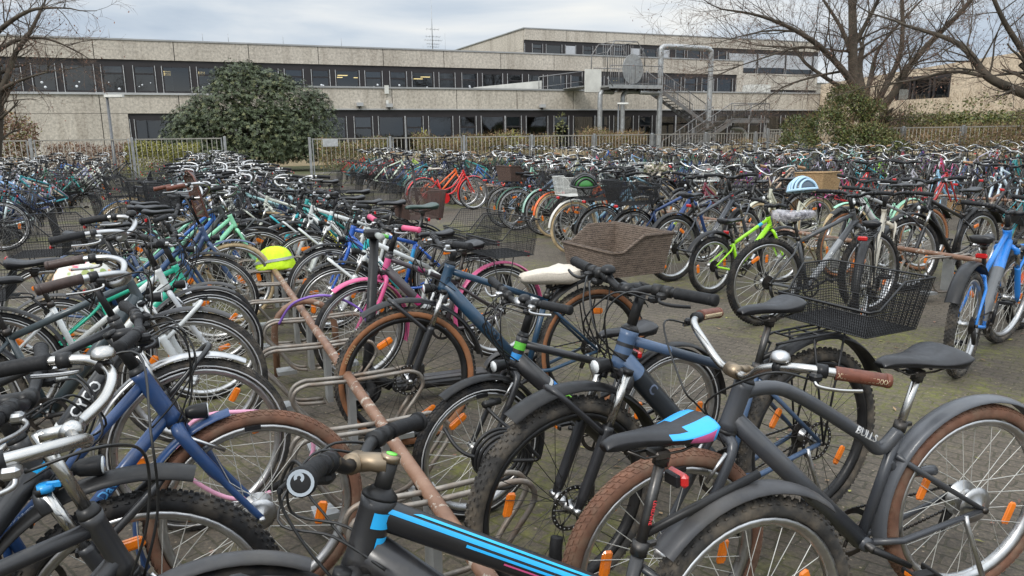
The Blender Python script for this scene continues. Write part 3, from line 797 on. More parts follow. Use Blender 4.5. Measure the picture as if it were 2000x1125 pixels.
        if P['cables']:
            cb = MB()
            st_ = p2+fwdv*.035-ax*.012
            dst = (C+V((.02, y*.03, -.02))) if y > 0 else (HB+V((.01, -.03, .0)))
            cb.tube(catmull([st_, st_-ax*.07+V((.045, 0, .01)), HC+V((.13, y*.06, -.05)), HC.lerp(dst, .6)+V((.075, y*.03, 0)), dst], 6), .0031, 'cable', 6)
            if isf:
                p4, _ = along(.21, y); dst = HB+a*.03+V((-.05, -y*.026, -.03))
                cb.tube(catmull([p4+V((.03, 0, -.03)), p4-ax*.08+V((.09, 0, -.01)), HC+V((.15, -y*.03, -.10)), HT.lerp(HB, .5)+V((.06, -y*.035, 0)), dst], 6), .0030, 'cable', 6)
            cb.build('brake_cable', hb)
    if P['bell']:
        bl = MB(); p5, _ = along(.255 if isf else .27, 1 if P['bell'] is True else P['bell'])
        bm = P.get('bellm', 'chrome')
        prof = [(.0, .034), (.012, .033), (.022, .027), (.026, .016), (.026, .010), (.020, .006), (.0, .005)]
        vs = []
        for i in range(18):
            an = 2*pi*i/18
            for (rr, z) in prof: vs.append(p5+V((rr*cos(an), rr*sin(an), z+.012)))
        n_ = len(prof); fs = [(i*n_+j, ((i+1) % 18)*n_+j, ((i+1) % 18)*n_+j+1, i*n_+j+1) for i in range(18) for j in range(n_-1)]
        bl.add(vs, fs, bm, True); bl.tube([p5+V((0, -.01, 0)), p5+V((0, .01, 0))], .0185, 'plastic_black', 10)
        bl.build('bell', hb)
    # ---- drivetrain
    d = MB()
    cy = -.045
    d.rev([(.088, cy), (.088, cy-.004), (.07, cy-.004), (.07, cy)], BB, 'steel_dark', 28, smooth=False)
    for kk in range(5):
        an = 2*pi*kk/5; d.tube([BB+V((.012*cos(an), cy-.002, .012*sin(an))), BB+V((.075*cos(an), cy-.002, .075*sin(an)))], .006, 'steel_dark', 5)
    ca = P.get('crank', random.uniform(0, 6.28)); cr = .165*r/.35
    cd = V((cos(ca), 0, sin(ca)))
    for y in (-1, 1):
        e = BB+V((0, y*.07, 0))+cd*(-y)*cr*1.
        d.tube([BB+V((0, y*.058, 0)), e], [.013, .010], P.get('crankm', 'plastic_black'), 8)
    d.cyl(BB+V((0, -.064, 0)), BB+V((0, .064, 0)), .014, 'steel_dark', 8)
    cs = part('crankset', d)
    for y in (-1, 1):
        e = BB+V((0, y*.07, 0))+cd*(-y)*cr; pd = MB()
        pd.box(e+V((.038, y*.05, 0)), (.012, .085, .022), 'plastic_black', None, .003); pd.box(e+V((-.038, y*.05, 0)), (.012, .085, .022), 'plastic_black', None, .003)
        pd.box(e+V((0, y*.05, 0)), (.07, .03, .012), 'plastic_black'); pd.box(e+V((.045, y*.05, 0)), (.004, .05, .012), 'orange_reflector')
        pd.build('pedal', cs)
    if P['case']:
        cc = MB(); y0 = cy-.006
        pts = []
        for kk in range(13):
            an = R(-75)+R(150)*kk/12; pts.append(BB+V((.115*cos(an), y0, .115*sin(an))))
        for kk in range(9):
            an = R(105)+R(150)*kk/8; pts.append(RH+V((.055*cos(an), y0, .055*sin(an))))
        n_ = len(pts); pts2 = [p-V((0, .032, 0)) for p in pts]
        cc.add(pts+pts2, [tuple(range(n_)), tuple(range(2*n_-1, n_-1, -1))]+[(i, i+n_, (i+1) % n_+n_, (i+1) % n_) for i in range(n_)], paint if P['case'] == 'frame' else 'plastic_black')
        part('chain_case', cc, painted=P['case'] == 'frame')
    else:
        ch = MB()
        for zz, r2 in ((1, .03), (-1, .03)):
            p0, p1 = BB+V((0, cy-.002, zz*.086)), RH+V((0, cy-.002, zz*.04))
            nl = 26
            for i in range(nl): ch.box(p0.lerp(p1, (i+.5)/nl), (.0125, .006, .0075), 'steel_dark', M.Rotation(math.atan2(-(p1.z-p0.z), p1.x-p0.x), 3, 'Y'))
        ch.tube([RH+V((.01, cy-.004, -.02)), RH+V((.02, cy-.008, -.075)), RH+V((.045, cy-.008, -.13))], [.014, .016, .012], 'plastic_black', 6)
        part('chain', ch)
    # ---- carrier, lamps, stand
    zc = 2*r+.075
    if P['carrier']:
        c_ = MB(); x0, x1 = RH.x-.22, RH.x+.17
        for y in (-.06, .06):
            c_.tube(catmull([V((x1+.06, y*.3, zc-.02)), V((x1, y, zc)), V((x0+.03, y, zc)), V((x0, y*.5, zc)), V((x0, 0, zc))], 4), .0052, 'wire_black', 6)
            c_.tube([RH+V((-.0, y*1.22, 0)), V((RH.x-.09, y, zc))], .0045, 'wire_black', 6); c_.tube([RH+V((-.0, y*1.22, 0)), V((RH.x+.08, y, zc))], .0045, 'wire_black', 6)
            c_.tube([V((x1+.05, y*.3, zc-.02)), ST-s_*.06+V((-.02, y*.25, 0))], .0045, 'wire_black', 6)
        for xx in (.0, .33, .66, 1): c_.tube([V((x0+.04+(x1-x0-.05)*xx, -.06, zc)), V((x0+.04+(x1-x0-.05)*xx, .06, zc))], .0045, 'wire_black', 6)
        for y in (-.02, .02): c_.tube([V((x0+.03, y, zc+.004)), V((x1, y, zc+.004))], .004, 'wire_black', 6)
        part('carrier', c_)
    if P['basket']:
        bk = dict(P['basket']); bx = bk.pop('x', -.02); flip = bk.pop('flip', False)
        link('basket', basket_mesh(**bk), root, M.Translation((RH.x+bx, 0, zc+.012)) @ M.Rotation(pi if flip else 0, 4, 'Z'))
    if P['front_basket']:
        bk = dict(P['front_basket'])
        link('basket', basket_mesh(**bk), root, steer @ M.Translation((HC.x+.2, 0, HC.z-.22)))
    if P['tail']:
        t_ = MB(); tx = V((RH.x-.235, 0, zc-.012)) if P['carrier'] else SP+V((-.045, 0, -.06))
        t_.box(tx, (.022, .07, .034), 'red_reflector', None, .008); t_.box(tx+V((.016, 0, 0)), (.014, .05, .03), 'plastic_black', None, .003)
        part('rear_light', t_)
    if P['light']:
        t_ = MB(); p = C+V((.06, 0, .035)) if not P.get('bigl') else HB+V((.10, 0, .02))
        t_.tube([p+V((-.035, 0, 0)), p+V((-.02, 0, 0)), p+V((.022, 0, 0)), p+V((.03, 0, 0))], [.012, .022, .026, .026], P.get('lightm', 'plastic_black'), 12)
        t_.cyl(p+V((.0295, 0, 0)), p+V((.033, 0, 0)), .0225, 'lamp_glass', 12); t_.tube([p+V((-.03, 0, -.01)), C+V((.01, 0, 0))], .006, 'plastic_black', 6)
        part('headlight', t_, mat=steer)
    if P['kickstand']:
        t_ = MB(); ks = RH+V((.07, .07, -.04)); t_.tube([ks+V((0, -.01, .03)), ks, V((ks.x-.05, .17, .012))], .009, 'alu', 7); t_.cyl(V((ks.x-.052, .172, .0)), V((ks.x-.046, .168, .03)), .011, 'plastic_black', 7)
        part('kickstand', t_)
    if P['screen']:
        t_ = MB(); pts = []
        for i in range(9):
            for j in range(9):
                u, v = i/8*2-1, j/8; y = u*.19*(1 if v < .75 else math.sqrt(max(0, 1-((v-.75)/.25)**2)) *.75+.25); pts.append(HC+V((.10-.05*u*u-.08*v, y, -.16+.38*v)))
        fs = [(i*9+j, (i+1)*9+j, (i+1)*9+j+1, i*9+j+1) for i in range(8) for j in range(8)]
        t_.add(pts, fs, 'screen_brown', True)
        edge = [pts[i*9] for i in range(9)]+[pts[8*9+j] for j in range(1, 9)]+[pts[i*9+8] for i in range(7, -1, -1)]+[pts[j] for j in range(7, 0, -1)]
        t_.tube(edge, .005, 'leather', 6, closed=True)
        part('windscreen', t_, mat=steer)
    return root, G
# ------------------------------------------------------------------ sky, sun, camera
def ray(x, y):
    a, b = x-1000, y-562.5; c, s = cos(ROLL), sin(ROLL); a, b = a*c-b*s, a*s+b*c
    return V((a, FPX*cos(PITCH)-b*sin(PITCH), -FPX*sin(PITCH)-b*cos(PITCH)))
def atY(x, y, Y): d = ray(x, y); return V((0, 0, CAMH))+d*(Y/d.y)
def atT(x, y, T):
    d = ray(x, y); k = d.x*W.x+d.y*W.y; return V((0, 0, CAMH))+d*(T/k)
SUN_EL, SUN_AZ = R(42), R(200)
world = bpy.data.worlds.new('World'); sc.world = world; world.use_nodes = True
nt = world.node_tree; nt.nodes.clear()
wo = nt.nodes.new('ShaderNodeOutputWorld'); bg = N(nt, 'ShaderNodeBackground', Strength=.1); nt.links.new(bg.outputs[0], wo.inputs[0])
sky = nt.nodes.new('ShaderNodeTexSky'); sky.sky_type = 'NISHITA'; sky.sun_disc = False; sky.sun_elevation = SUN_EL; sky.sun_rotation = SUN_AZ
tc = nt.nodes.new('ShaderNodeTexCoord')
mp = N(nt, 'ShaderNodeMapping'); mp.inputs['Scale'].default_value = (1.5, 1.5, 7.); mp.inputs['Rotation'].default_value = (.0, R(-6), 0); nt.links.new(tc.outputs['Generated'], mp.inputs[0])
n1 = N(nt, 'ShaderNodeTexNoise', Scale=1.7, Detail=6., Roughness=.5, Distortion=.4); nt.links.new(mp.outputs[0], n1.inputs['Vector'])
cl = ramp(nt, n1.outputs[0], [(.32, (2.55, 3.0, 3.6)), (.45, (3.3, 3.7, 4.15)), (.55, (4.3, 4.5, 4.65)), (.68, (5.4, 5.3, 5.0))])
n2 = N(nt, 'ShaderNodeTexNoise', Scale=1.1, Detail=5.); nt.links.new(mp.outputs[0], n2.inputs['Vector'])
cov = ramp(nt, n2.outputs[0], [(.3, .82), (.5, .97)])
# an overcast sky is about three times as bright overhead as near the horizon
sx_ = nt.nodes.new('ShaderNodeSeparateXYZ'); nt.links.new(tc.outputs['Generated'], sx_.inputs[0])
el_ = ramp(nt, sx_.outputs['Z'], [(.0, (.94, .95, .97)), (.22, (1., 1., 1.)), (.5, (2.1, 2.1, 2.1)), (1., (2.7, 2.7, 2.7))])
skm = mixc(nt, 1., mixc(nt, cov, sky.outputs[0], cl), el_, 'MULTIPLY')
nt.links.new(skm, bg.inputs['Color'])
sl = bpy.data.lights.new('sun', 'SUN'); sl.energy = .9; sl.angle = R(14); sl.color = (1, .96, .9)
so = bpy.data.objects.new('sun', sl); col.objects.link(so)
# light from behind the camera, to its left
sd = V((-sin(SUN_AZ)*0-.45, -.75, math.tan(SUN_EL)*.9)).normalized()
so.rotation_euler = sd.to_track_quat('Z', 'Y').to_euler()
sky.sun_rotation = math.atan2(sd.x, sd.y); sky.sun_elevation = math.asin(sd.z)
cam = bpy.data.cameras.new('camera'); co = bpy.data.objects.new('camera', cam); col.objects.link(co)
cam.sensor_width = 36; cam.lens = FPX/2000*36; cam.clip_end = 2000; cam.clip_start = .05
co.location = (0, 0, CAMH)
co.rotation_euler = (M.Rotation(pi/2-PITCH, 3, 'X') @ M.Rotation(-ROLL, 3, 'Z')).to_euler()
sc.camera = co
sc.view_settings.view_transform = 'Standard'; sc.view_settings.look = 'None'; sc.view_settings.gamma = 1; sc.view_settings.exposure = 0.9
# ------------------------------------------------------------------ ground
g = MB(); g.add([(-600, -300, -.004), (600, -300, -.004), (600, 900, -.004), (-600, 900, -.004)], [(0, 1, 2, 3)], 'soil_grass'); tag(g.build('ground'), kind='structure')
g = MB(); P4 = [dt(-40, -20), dt(44, -20), dt(44, 33.2), dt(-40, 33.2)]
g.add(P4, [(0, 1, 2, 3)], 'paving'); tag(g.build('pavement'), kind='structure')
# ------------------------------------------------------------------ school building (local x = along facade, y = depth)
BLD = empty('school_building', 'long low concrete school building with dark window bands behind the fence', 'building', loc=(0, 0, 0), rz=TH)
def bxx(mb, x0, x1, y0, y1, z0, z1, mat): mb.box(((x0+x1)/2, (y0+y1)/2, (z0+z1)/2), (x1-x0, y1-y0, z1-z0), mat)
def panels(nm, x0, x1, y, z0, z1, step, mat='concrete', joint=.04, th=.25, ph=0., root=BLD):
    mb = MB(); x = x0
    first = ph if ph else step
    edges = [x0]; e = x0+first
    while e < x1-.3: edges.append(e); e += step
    edges.append(x1)
    for a, b_ in zip(edges, edges[1:]): bxx(mb, a+joint/2, b_-joint/2, y, y+th, z0, z1, mat)
    bxx(mb, x0+.05, x1-.05, y+.03, y+th-.01, z0+.003, z1-.003, 'dark_void')
    return mb.build(nm, root)
rngw = random.Random(3)
def band(x0, x1, y, z0, z1, pat, root=BLD, head=.32, sill=.05, rails=True, skip=None, blind=None, stickers=False):
    """a ribbon of dark framed windows: pat is a list of (width, kind) repeated; kinds p dark panel, f fixed pane, s pane with a transom light"""
    pm = MB(); zt = z1-head
    bxx(pm, x0, x1, y+.10, y+.16, zt, z1, 'panel_dark'); bxx(pm, x0, x1, y+.06, y+.16, z0, z0+sill, 'panel_dark')
    x = x0; i = 0
    while x < x1-.05:
        w, k = pat[i % len(pat)]; i += 1; w = min(w, x1-x)
        if k == 'p' or w < .3:
            bxx(pm, x, x+w, y+.09, y+.15, z0+sill, zt, 'panel_dark')
            if rails:
                for xx in (x+.02, x+w-.05): rm = MB(); bxx(rm, xx, xx+.03, y+.03, y+.06, z0, zt+.02, 'rail_pale'); rm.build('blind_rail', root)
        else:
            wf = MB(); b_ = .055; za, zb = z0+sill, zt
            for (a, b2, c, d_) in ((x, x+b_, za, zb), (x+w-b_, x+w, za, zb), (x+b_, x+w-b_, za, za+b_), (x+b_, x+w-b_, zb-b_, zb)): bxx(wf, a, b2, y+.08, y+.15, c, d_, 'panel_dark')
            if k == 's':
                zm = za+(zb-za)*.66; bxx(wf, x+b_, x+w-b_, y+.075, y+.15, zm, zm+.09, 'panel_dark')
            wo_ = wf.build('window', root)
            pn = MB(); xs = (x+b_*.5, x+w-b_*.5)
            pn.add([(xs[0], y+.12, za+.02), (xs[1], y+.12, za+.02), (xs[1], y+.12, zb-.02), (xs[0], y+.12, zb-.02)], [(0, 1, 2, 3)], 'glass')
            pn.build('pane', wo_)
            if blind and rngw.random() < blind:
                bl = MB(); zl = za+(zb-za)*rngw.choice((.25, .3, .05)); nb = int((zb-zl)/.08)
                for q in range(nb): bxx(bl, x+.03, x+w-.03, y+.035, y+.06, zl+q*.08, zl+q*.08+.07, 'blind')
                bl.build('blind', wo_)
            if k == 's' and rngw.random() < .38:
                tp = MB(); zm = za+(zb-za)*.66; bxx(tp, x+b_, x+w-b_, y+.125, y+.14, zm+.09, zb-b_, 'pane_pale'); tp.build('transom_reflection', wo_)  # pale plate paints a bright reflection into some upper panes
            elif rngw.random() < .3:
                tp = MB(); n_ = 7; xa = x+.1; xw = (w-.2)*rngw.uniform(.3, .9)
                for q in range(n_): bxx(tp, xa+xw*q/n_, xa+xw*(q+.8)/n_, y+.28+.03*(q % 2), y+.30+.03*(q % 2), za, zb, 'curtain')
                tp.build('curtain', wo_)
            if stickers and rngw.random() < .8:
                st = MB()
                for q in range(rngw.randint(2, 5)):
                    cx, cz, rr = rngw.uniform(x+.15, x+w-.15), rngw.uniform(za+.15, za+(zb-za)*.42), rngw.choice((.03, .045, .07))
                    st.cyl((cx, y+.113, cz), (cx, y+.118, cz), rr, 'sticker', 12)
                st.build('sticker', wo_)
        x += w
    pm.build('window_panel', root)
def room(x0, x1, y0, y1, z0, z1, root=BLD):
    mb = MB()
    v = [(x0, y0, z0), (x1, y0, z0), (x1, y1, z0), (x0, y1, z0), (x0, y0, z1), (x1, y0, z1), (x1, y1, z1), (x0, y1, z1)]
    mb.add(v, [(0, 1, 2, 3), (4, 7, 6, 5), (2, 6, 7, 3), (0, 3, 7, 4), (1, 5, 6, 2)], 'room')
    x = x0+6
    while x < x1-2: bxx(mb, x, x+.15, y0+.4, y1-.05, z0+.01, z1-.01, 'room'); x += 8
    mb.build('interior', root)
PATM = [(.55, 'p'), (1.05, 's'), (.42, 'p'), (1.42, 'f'), (.42, 'p'), (1.05, 's')]
Tm = 48.
panels('wall', -42, 41, Tm, 5.95, 6.98, 4.05, ph=1.5)
band(-42, 40.4, Tm, 4.15, 5.95, PATM, stickers=True)
panels('wall', 40.4, 41, Tm, 4.0, 5.95, 4)
c = MB(); bxx(c, -42.1, 41.1, Tm-.05, Tm+.45, 6.985, 7.07, 'coping'); c.build('roof_edge', BLD)
c = MB(); bxx(c, -42, 3, Tm-.10, Tm+.2, 4.03, 4.148, 'sill_grey'); c.build('sill', BLD)
panels('wall', -42, 3.0, Tm, 3.01, 4.03, 4.05, ph=1.5); panels('wall', -42, -2.7, Tm, 0, 2.99, 4.05, ph=1.5)
band(-2.7, 3.0, Tm, .55, 2.99, [(.3, 'p'), (2.3, 'f'), (.3, 'p'), (1.2, 's')])
c = MB(); bxx(c, -2.7, 3, Tm, Tm+.25, 0, .548, 'concrete'); c.build('wall', BLD)
room(-42, 41, Tm+.2, Tm+8, 4.0, 6.0); room(-2.7, 3, Tm+.26, Tm+6, .3, 3.3)
c = MB(); bxx(c, -42, 41, Tm+.26, Tm+12, 6.7, 6.8, 'roofing'); bxx(c, 40.75, 41, Tm+.26, Tm+12, 4.2, 6.69, 'concrete'); bxx(c, -42, 41, Tm+12, Tm+12.2, 0, 6.9, 'concrete'); c.build('roof', BLD)
# lamps in the upper rooms
for x in (-.9, 1.0, 3.4, 5.0, 6.1, 9.6, 11.0, 12.4, 13.6, 30.0, 15.2):
    for y in ((Tm+1.6, Tm+2.9, Tm+4.2) if x < 4 else (Tm+1.9, Tm+3.6)):
        lm = MB(); bxx(lm, x, x+.62, y, y+.2, 5.45, 5.49, 'lamp_light'); lm.build('ceiling_lamp', BLD)
# ground-floor block in front
Tg = 43.; GX0, GX1 = 2.2, 47.
PATG = [(.5, 'p'), (1.0, 's'), (.4, 'p'), (1.5, 'f'), (.12, 'p'), (1.0, 's'), (.4, 'p'), (1.45, 'f')]
panels('wall', GX0, GX1, Tg, 3.12, 4.24, 3.95, ph=1.2)
c = MB(); bxx(c, GX0-.05, GX1, Tg-.06, Tg+.4, 4.245, 4.34, 'coping'); c.build('roof_edge', BLD)
c = MB(); bxx(c, GX0, GX1, Tg-.04, Tg+.05, 3.05, 3.117, 'sill_grey'); c.build('sill', BLD)
band(GX0, GX1, Tg, .62, 3.05, PATG, head=.36)
c = MB(); bxx(c, GX0, GX1, Tg+.02, Tg+.22, 0, .618, 'plaster_cream'); c.build('wall', BLD)
c = MB(); bxx(c, GX0, GX0+.25, Tg+.26, Tm-.01, 0, 4.24, 'concrete'); c.build('wall', BLD)
c = MB(); bxx(c, GX0+.26, GX1, Tg+.26, Tm-.01, 3.85, 3.95, 'roofing'); bxx(c, 41.2, GX1+14, Tm-.009, Tm+12, 3.80, 3.9, 'roofing'); c.build('roof', BLD)
room(GX0+.3, GX1, Tg+.23, Tg+4.7, .3, 3.4)
for x, z in ((9.2, 3.25), (10.9, 3.2), (20.7, 3.2)):
    c = MB(); bxx(c, x, x+.35, Tg-.28, Tg-.01, z, z+.2, 'sill_grey'); bxx(c, x+.14, x+.2, Tg-.2, Tg-.005, z-.12, z, 'steel_dark'); c.build('floodlight', BLD)
c = MB(); bxx(c, 10.85, 11.1, Tg-.12, Tg-.07, 3.95, 4.42, 'panel_white'); bxx(c, 10.9, 11.05, Tg-.1, Tg-.065, 3.35, 3.6, 'panel_white'); c.build('junction_box', BLD)
c = MB(); bxx(c, 38.6, 40.2, Tg+1., Tg+2.2, 3.96, 4.95, 'panel_white'); c.tube([(40.3, Tg+1.2, 3.96), (40.3, Tg+1.2, 4.7)], .05, 'galvanised'); c.build('ventilation_unit', BLD)
# third-storey block
Tu = 61.
panels('wall', 28., 62., Tu, 9.62, 10.55, 4.1); panels('wall', 28, 50., Tu, 5.6, 8.02, 4.1); panels('wall', 50., 62., Tu, 5.75, 7.3, 4.1)
band(28., 50., Tu, 8.02, 9.62, [(.8, 'p'), (.95, 's'), (.4, 'p'), (1.5, 'f'), (.4, 'p'), (1.0, 's')], head=.3, blind=.35)
band(50., 62., Tu, 7.3, 9.62, [(.3, 'p'), (3.4, 'f'), (.3, 'p'), (3.4, 'f')], head=.4, blind=1.)
panels('wall', 50, 62, Tu, 3.9, 4.9, 4.1); band(50., 62., Tu, 4.9, 5.74, [(.3, 'p'), (1.6, 'f'), (.6, 'p')], head=.15)
c = MB(); bxx(c, 27.9, 62.1, Tu-.05, Tu+.4, 10.555, 10.64, 'coping'); bxx(c, 27.9, 28.4, Tu+.41, Tu+34, 10.555, 10.64, 'coping'); c.build('roof_edge', BLD)
room(28.3, 61.7, Tu+.26, Tu+7, 4.2, 9.9)
c = MB()
for k in range(8): bxx(c, 28, 28.25, Tu+.27+4.2*k, Tu+.25+4.2*(k+1), 8.9 if k != 4 else 8.9, 10.55, 'concrete'); 
for k in range(8): bxx(c, 28, 28.25, Tu+.27+4.2*k, Tu+.25+4.2*(k+1), 5, 8.88, 'concrete' if k not in (4,) else 'panel_dark')
bxx(c, 28.26, 61.9, Tu+.3, Tu+34, 10.2, 10.3, 'roofing'); bxx(c, 61.75, 62, Tu+.27, Tu+34, 4, 10.55, 'concrete'); c.build('wall', BLD)
panels('wall', 62.3, 84, Tu+2, 4.9, 6.6, 4.1); c = MB(); bxx(c, 62.2, 84, Tu+1.9, Tu+2.4, 6.61, 6.7, 'coping'); bxx(c, 62.3, 84, Tu+2.3, Tu+2.5, 3.9, 4.88, 'panel_dark'); c.build('roof_edge', BLD)
# aerial and roof cowl
an = empty('roof_aerial', 'thin television aerial mast with cross arms on the flat roof', 'aerial', loc=(0, 0, 0), rz=TH)
A0 = V((16.9, 52.5, 6.8)); m_ = MB(); m_.tube([A0, A0+V((0, 0, 2.3)), A0+V((0, 0, 4.2))], [.035, .03, .008], 'galvanised', 6); m_.build('mast', an)
for z, L, k in ((.6, 1.5, 3), (.95, .7, 5), (1.15, .8, 6), (1.4, 1.1, 7), (1.65, .9, 5), (2.15, .8, 4)):
    m_ = MB(); m_.tube([A0+V((-L*.5, 0, z)), A0+V((L*.6, .1, z))], .014, 'galvanised', 5)
    for q in range(k):
        xx = -L*.5+L*1.1*q/(k-1); m_.tube([A0+V((xx, -.22-.02*q, z)), A0+V((xx, .22+.02*q, z))], .007, 'galvanised', 4); m_.tube([A0+V((xx, 0, z-.10)), A0+V((xx, 0, z+.10))], .006, 'galvanised', 4)
    m_.build('antenna', an)
m_ = MB(); m_.tube([A0+V((.95, .0, .1)), A0+V((.95, .0, 1.9))], .01, 'galvanised', 4); m_.tube([A0+V((-.7, .0, .3)), A0+V((-.7, .0, 1.0))], .01, 'galvanised', 4); m_.build('rod', an)
cw = MB(); cw.tube([(17.6, 51.5, 6.8), (17.6, 51.5, 7.2), (17.6, 51.5, 7.21), (17.6, 51.5, 7.38), (17.6, 51.5, 7.45)], [.3, .3, .48, .45, .1], 'steel_dark', 16)
o = cw.build('roof_vent'); o.rotation_euler = (0, 0, TH); tag(o, 'small domed metal vent cowl on the flat roof beside the aerial', 'roof vent')
# lightning rods
for x in (-3.2, 1.6, 3.0, 6.1, 9.6):
    cw = MB(); cw.tube([(x, 48.2, 7.07), (x, 48.2, 7.55)], .012, 'galvanised', 4); cw.build('lightning_rod', BLD)
# ------------------------------------------------------------------ side wing on the right
WNG = empty('side_wing', 'pale tan rendered building wing behind the bare trees at the right', 'building', loc=(0, 0, 0), rz=TH)
Dw = 44.
def quadwall(mb, T0, T1, z0a, z1a, z0b, z1b, mat, th=.3):
    v = [(Dw, T0, z0a), (Dw, T1, z0b), (Dw, T1, z1b), (Dw, T0, z1a)]; v2 = [(x+th, y, z) for x, y, z in v]
    mb.add(v+v2, [(0, 3, 2, 1), (4, 5, 6, 7), (0, 1, 5, 4), (3, 7, 6, 2), (0, 4, 7, 3), (1, 2, 6, 5)], mat)
zt = lambda T: 5.2+(38.5-T)*.06
m_ = MB()
segs = [4, 9, 13.5, 18, 22.5, 27, 32.5, 36.4, 40, 42.9]
for a, b_ in zip(segs, segs[1:]):
    if a == 32.5:
        quadwall(m_, a+.01, b_-.01, 0, 3.5, 0, 3.5, 'concrete_tan'); quadwall(m_, a+.01, b_-.01, 4.95, zt(a), 4.95, zt(b_), 'concrete_tan')
    else: quadwall(m_, a+.01, b_-.01, 0, zt(a), 0, zt(b_), 'concrete_tan')
m_.build('wall', WNG)
m_ = MB(); bxx(m_, Dw+.3, Dw+14, 4, 42.9, 4.7, 4.8, 'roofing'); m_.build('roof', WNG)
m_ = MB(); bxx(m_, Dw-.03, Dw+.25, 32.5, 36.4, 4.72, 4.95, 'panel_dark')
for y in (32.5, 33.55, 33.85, 35.0, 35.3, 36.28): bxx(m_, Dw+.02, Dw+.2, y, y+.13, 3.5, 4.72, 'panel_dark')
bxx(m_, Dw+.01, Dw+.22, 32.5, 36.4, 3.44, 3.53, 'panel_dark'); wn = m_.build('window', WNG)
m_ = MB(); m_.add([(Dw+.1, 32.55, 3.5), (Dw+.1, 36.3, 3.5), (Dw+.1, 36.3, 4.7), (Dw+.1, 32.55, 4.7)], [(0, 3, 2, 1)], 'glass'); m_.build('pane', wn)
m_ = MB(); m_.add([(Dw+4, 31, 3), (Dw+4, 38, 3), (Dw+4, 38, 5), (Dw+4, 31, 5)], [(0, 3, 2, 1)], 'room'); m_.build('interior', WNG)
# ------------------------------------------------------------------ outside stair with its pipes
ST_ = empty('outside_staircase', 'galvanised steel fire escape stair with platform and fat bent support pipes', 'staircase', loc=(0, 0, 0), rz=TH)
def pbuild(nm, fn): m_ = MB(); fn(m_); return m_.build(nm, ST_)
Ta, Tb = 39.2, 41.2
pbuild('platform', lambda q: (bxx(q, 23.5, 27.3, Ta, Tb, 4.28, 4.36, 'galvanised'), bxx(q, 23.5, 27.3, Ta-.03, Ta, 4.2, 4.42, 'galvanised'), [bxx(q, 23.5+.6*k, 23.6+.6*k, Ta, Tb, 4.12, 4.275, 'steel_dark') for k in range(7)]))
def pipe(nm, pts, r=.15): pbuild(nm, lambda q: q.tube(catmull(pts, 6), r, 'galvanised', 14))
pipe('support_pipe', [(23.3, 39.9, 0), (23.3, 39.9, 2.), (23.3, 39.9, 3.6), (23.4, 39.95, 3.95), (23.75, 40.2, 4.05), (24.6, 40.6, 4.06)], .15)
pipe('support_pipe', [(24.9, 39.9, 0), (24.9, 39.9, 2.), (24.9, 39.9, 3.5), (25.0, 39.95, 3.9), (25.4, 40.0, 4.05), (26.6, 40.1, 4.07)], .14)
pipe('support_pipe', [(27.4, 39.6, 0), (27.4, 39.6, 3), (27.4, 39.6, 6.3), (27.47, 39.6, 6.62), (27.75, 39.6, 6.75), (29, 39.6, 6.75), (30.8, 39.6, 6.72), (31.1, 39.6, 6.6), (31.2, 39.6, 6.3), (31.2, 39.6, 4.), (31.2, 39.6, 0)], .165)
pipe('support_pipe', [(25.8, 39.4, 4.0), (26.6, 39.5, 4.0), (27.3, 39.6, 4.0)], .15)
pipe('support_pipe', [(33.2, 38.3, 0), (33.2, 38.3, .8), (33.1, 38.3, 1.4), (32.7, 38.3, 1.75), (32.0, 38.3, 1.8)], .14)
def railing(nm, pts, h=1.1, step=.13, posts=None, mat='stair_steel'):
    def fn(q):
        up = V((0, 0, 1)); top = [V(p)+up*h for p in pts]
        q.tube(top, .028, mat, 7); q.tube([V(p)+up*.12 for p in pts], .016, mat, 5)
        for a, b_ in zip(pts, pts[1:]):
            a, b_ = V(a), V(b_); L = (b_-a).length; n = max(1, int(L/step))
            for k in range(n+1):
                p = a.lerp(b_, k/n); q.tube([p+up*.12, p+up*h], .008, mat, 4)
            for k in range(max(2, int(L/1.3)+1)):
                p = a.lerp(b_, k/max(1, int(L/1.3))); q.tube([p, p+up*h], .026, mat, 6)
    return pbuild(nm, fn)
railing('railing', [(23.6, Ta, 4.36), (25.3, Ta, 4.38), (27.2, Ta, 4.36)], 1.15); railing('railing', [(23.6, Tb, 4.36), (27.2, Tb, 4.36)], 1.15)
def cage(q):
    lp = [(23.35, Ta-.02, 4.8), (23.35, Ta-.02, 6.25), (23.85, Ta-.02, 6.9), (25.4, Ta-.02, 6.9), (25.95, Ta-.02, 6.2), (25.95, Ta-.02, 5.5)]
    q.tube(lp, .035, 'stair_steel', 6); q.tube([(23.35, Ta-.02, 4.8), (23.75, Ta-.02, 4.3)], .035, 'stair_steel', 6)
    q.tube([(x, y+1.9, z) for x, y, z in lp], .035, 'stair_steel', 6)
    for k in range(14): x = 23.6+k*.16; q.tube([(x, Ta+.9, 5.5), (x, Ta+.9, 6.8)], .018, 'stair_steel', 4)
    for p in lp[1:5]: q.tube([p, (p[0], p[1]+1.9, p[2])], .02, 'stair_steel', 5)
pbuild('safety_cage', cage)
def disc(q):
    pts = [(25.3+.72*cos(2*pi*k/28), Ta+.25, 5.35+.88*sin(2*pi*k/28)) for k in range(28)]
    q.add(pts+[(x, y+.04, z) for x, y, z in pts], [tuple(range(28)), tuple(range(55, 27, -1))]+[(k, k+28, (k+1) % 28+28, (k+1) % 28) for k in range(28)], 'galvanised')
pbuild('round_plate', disc)
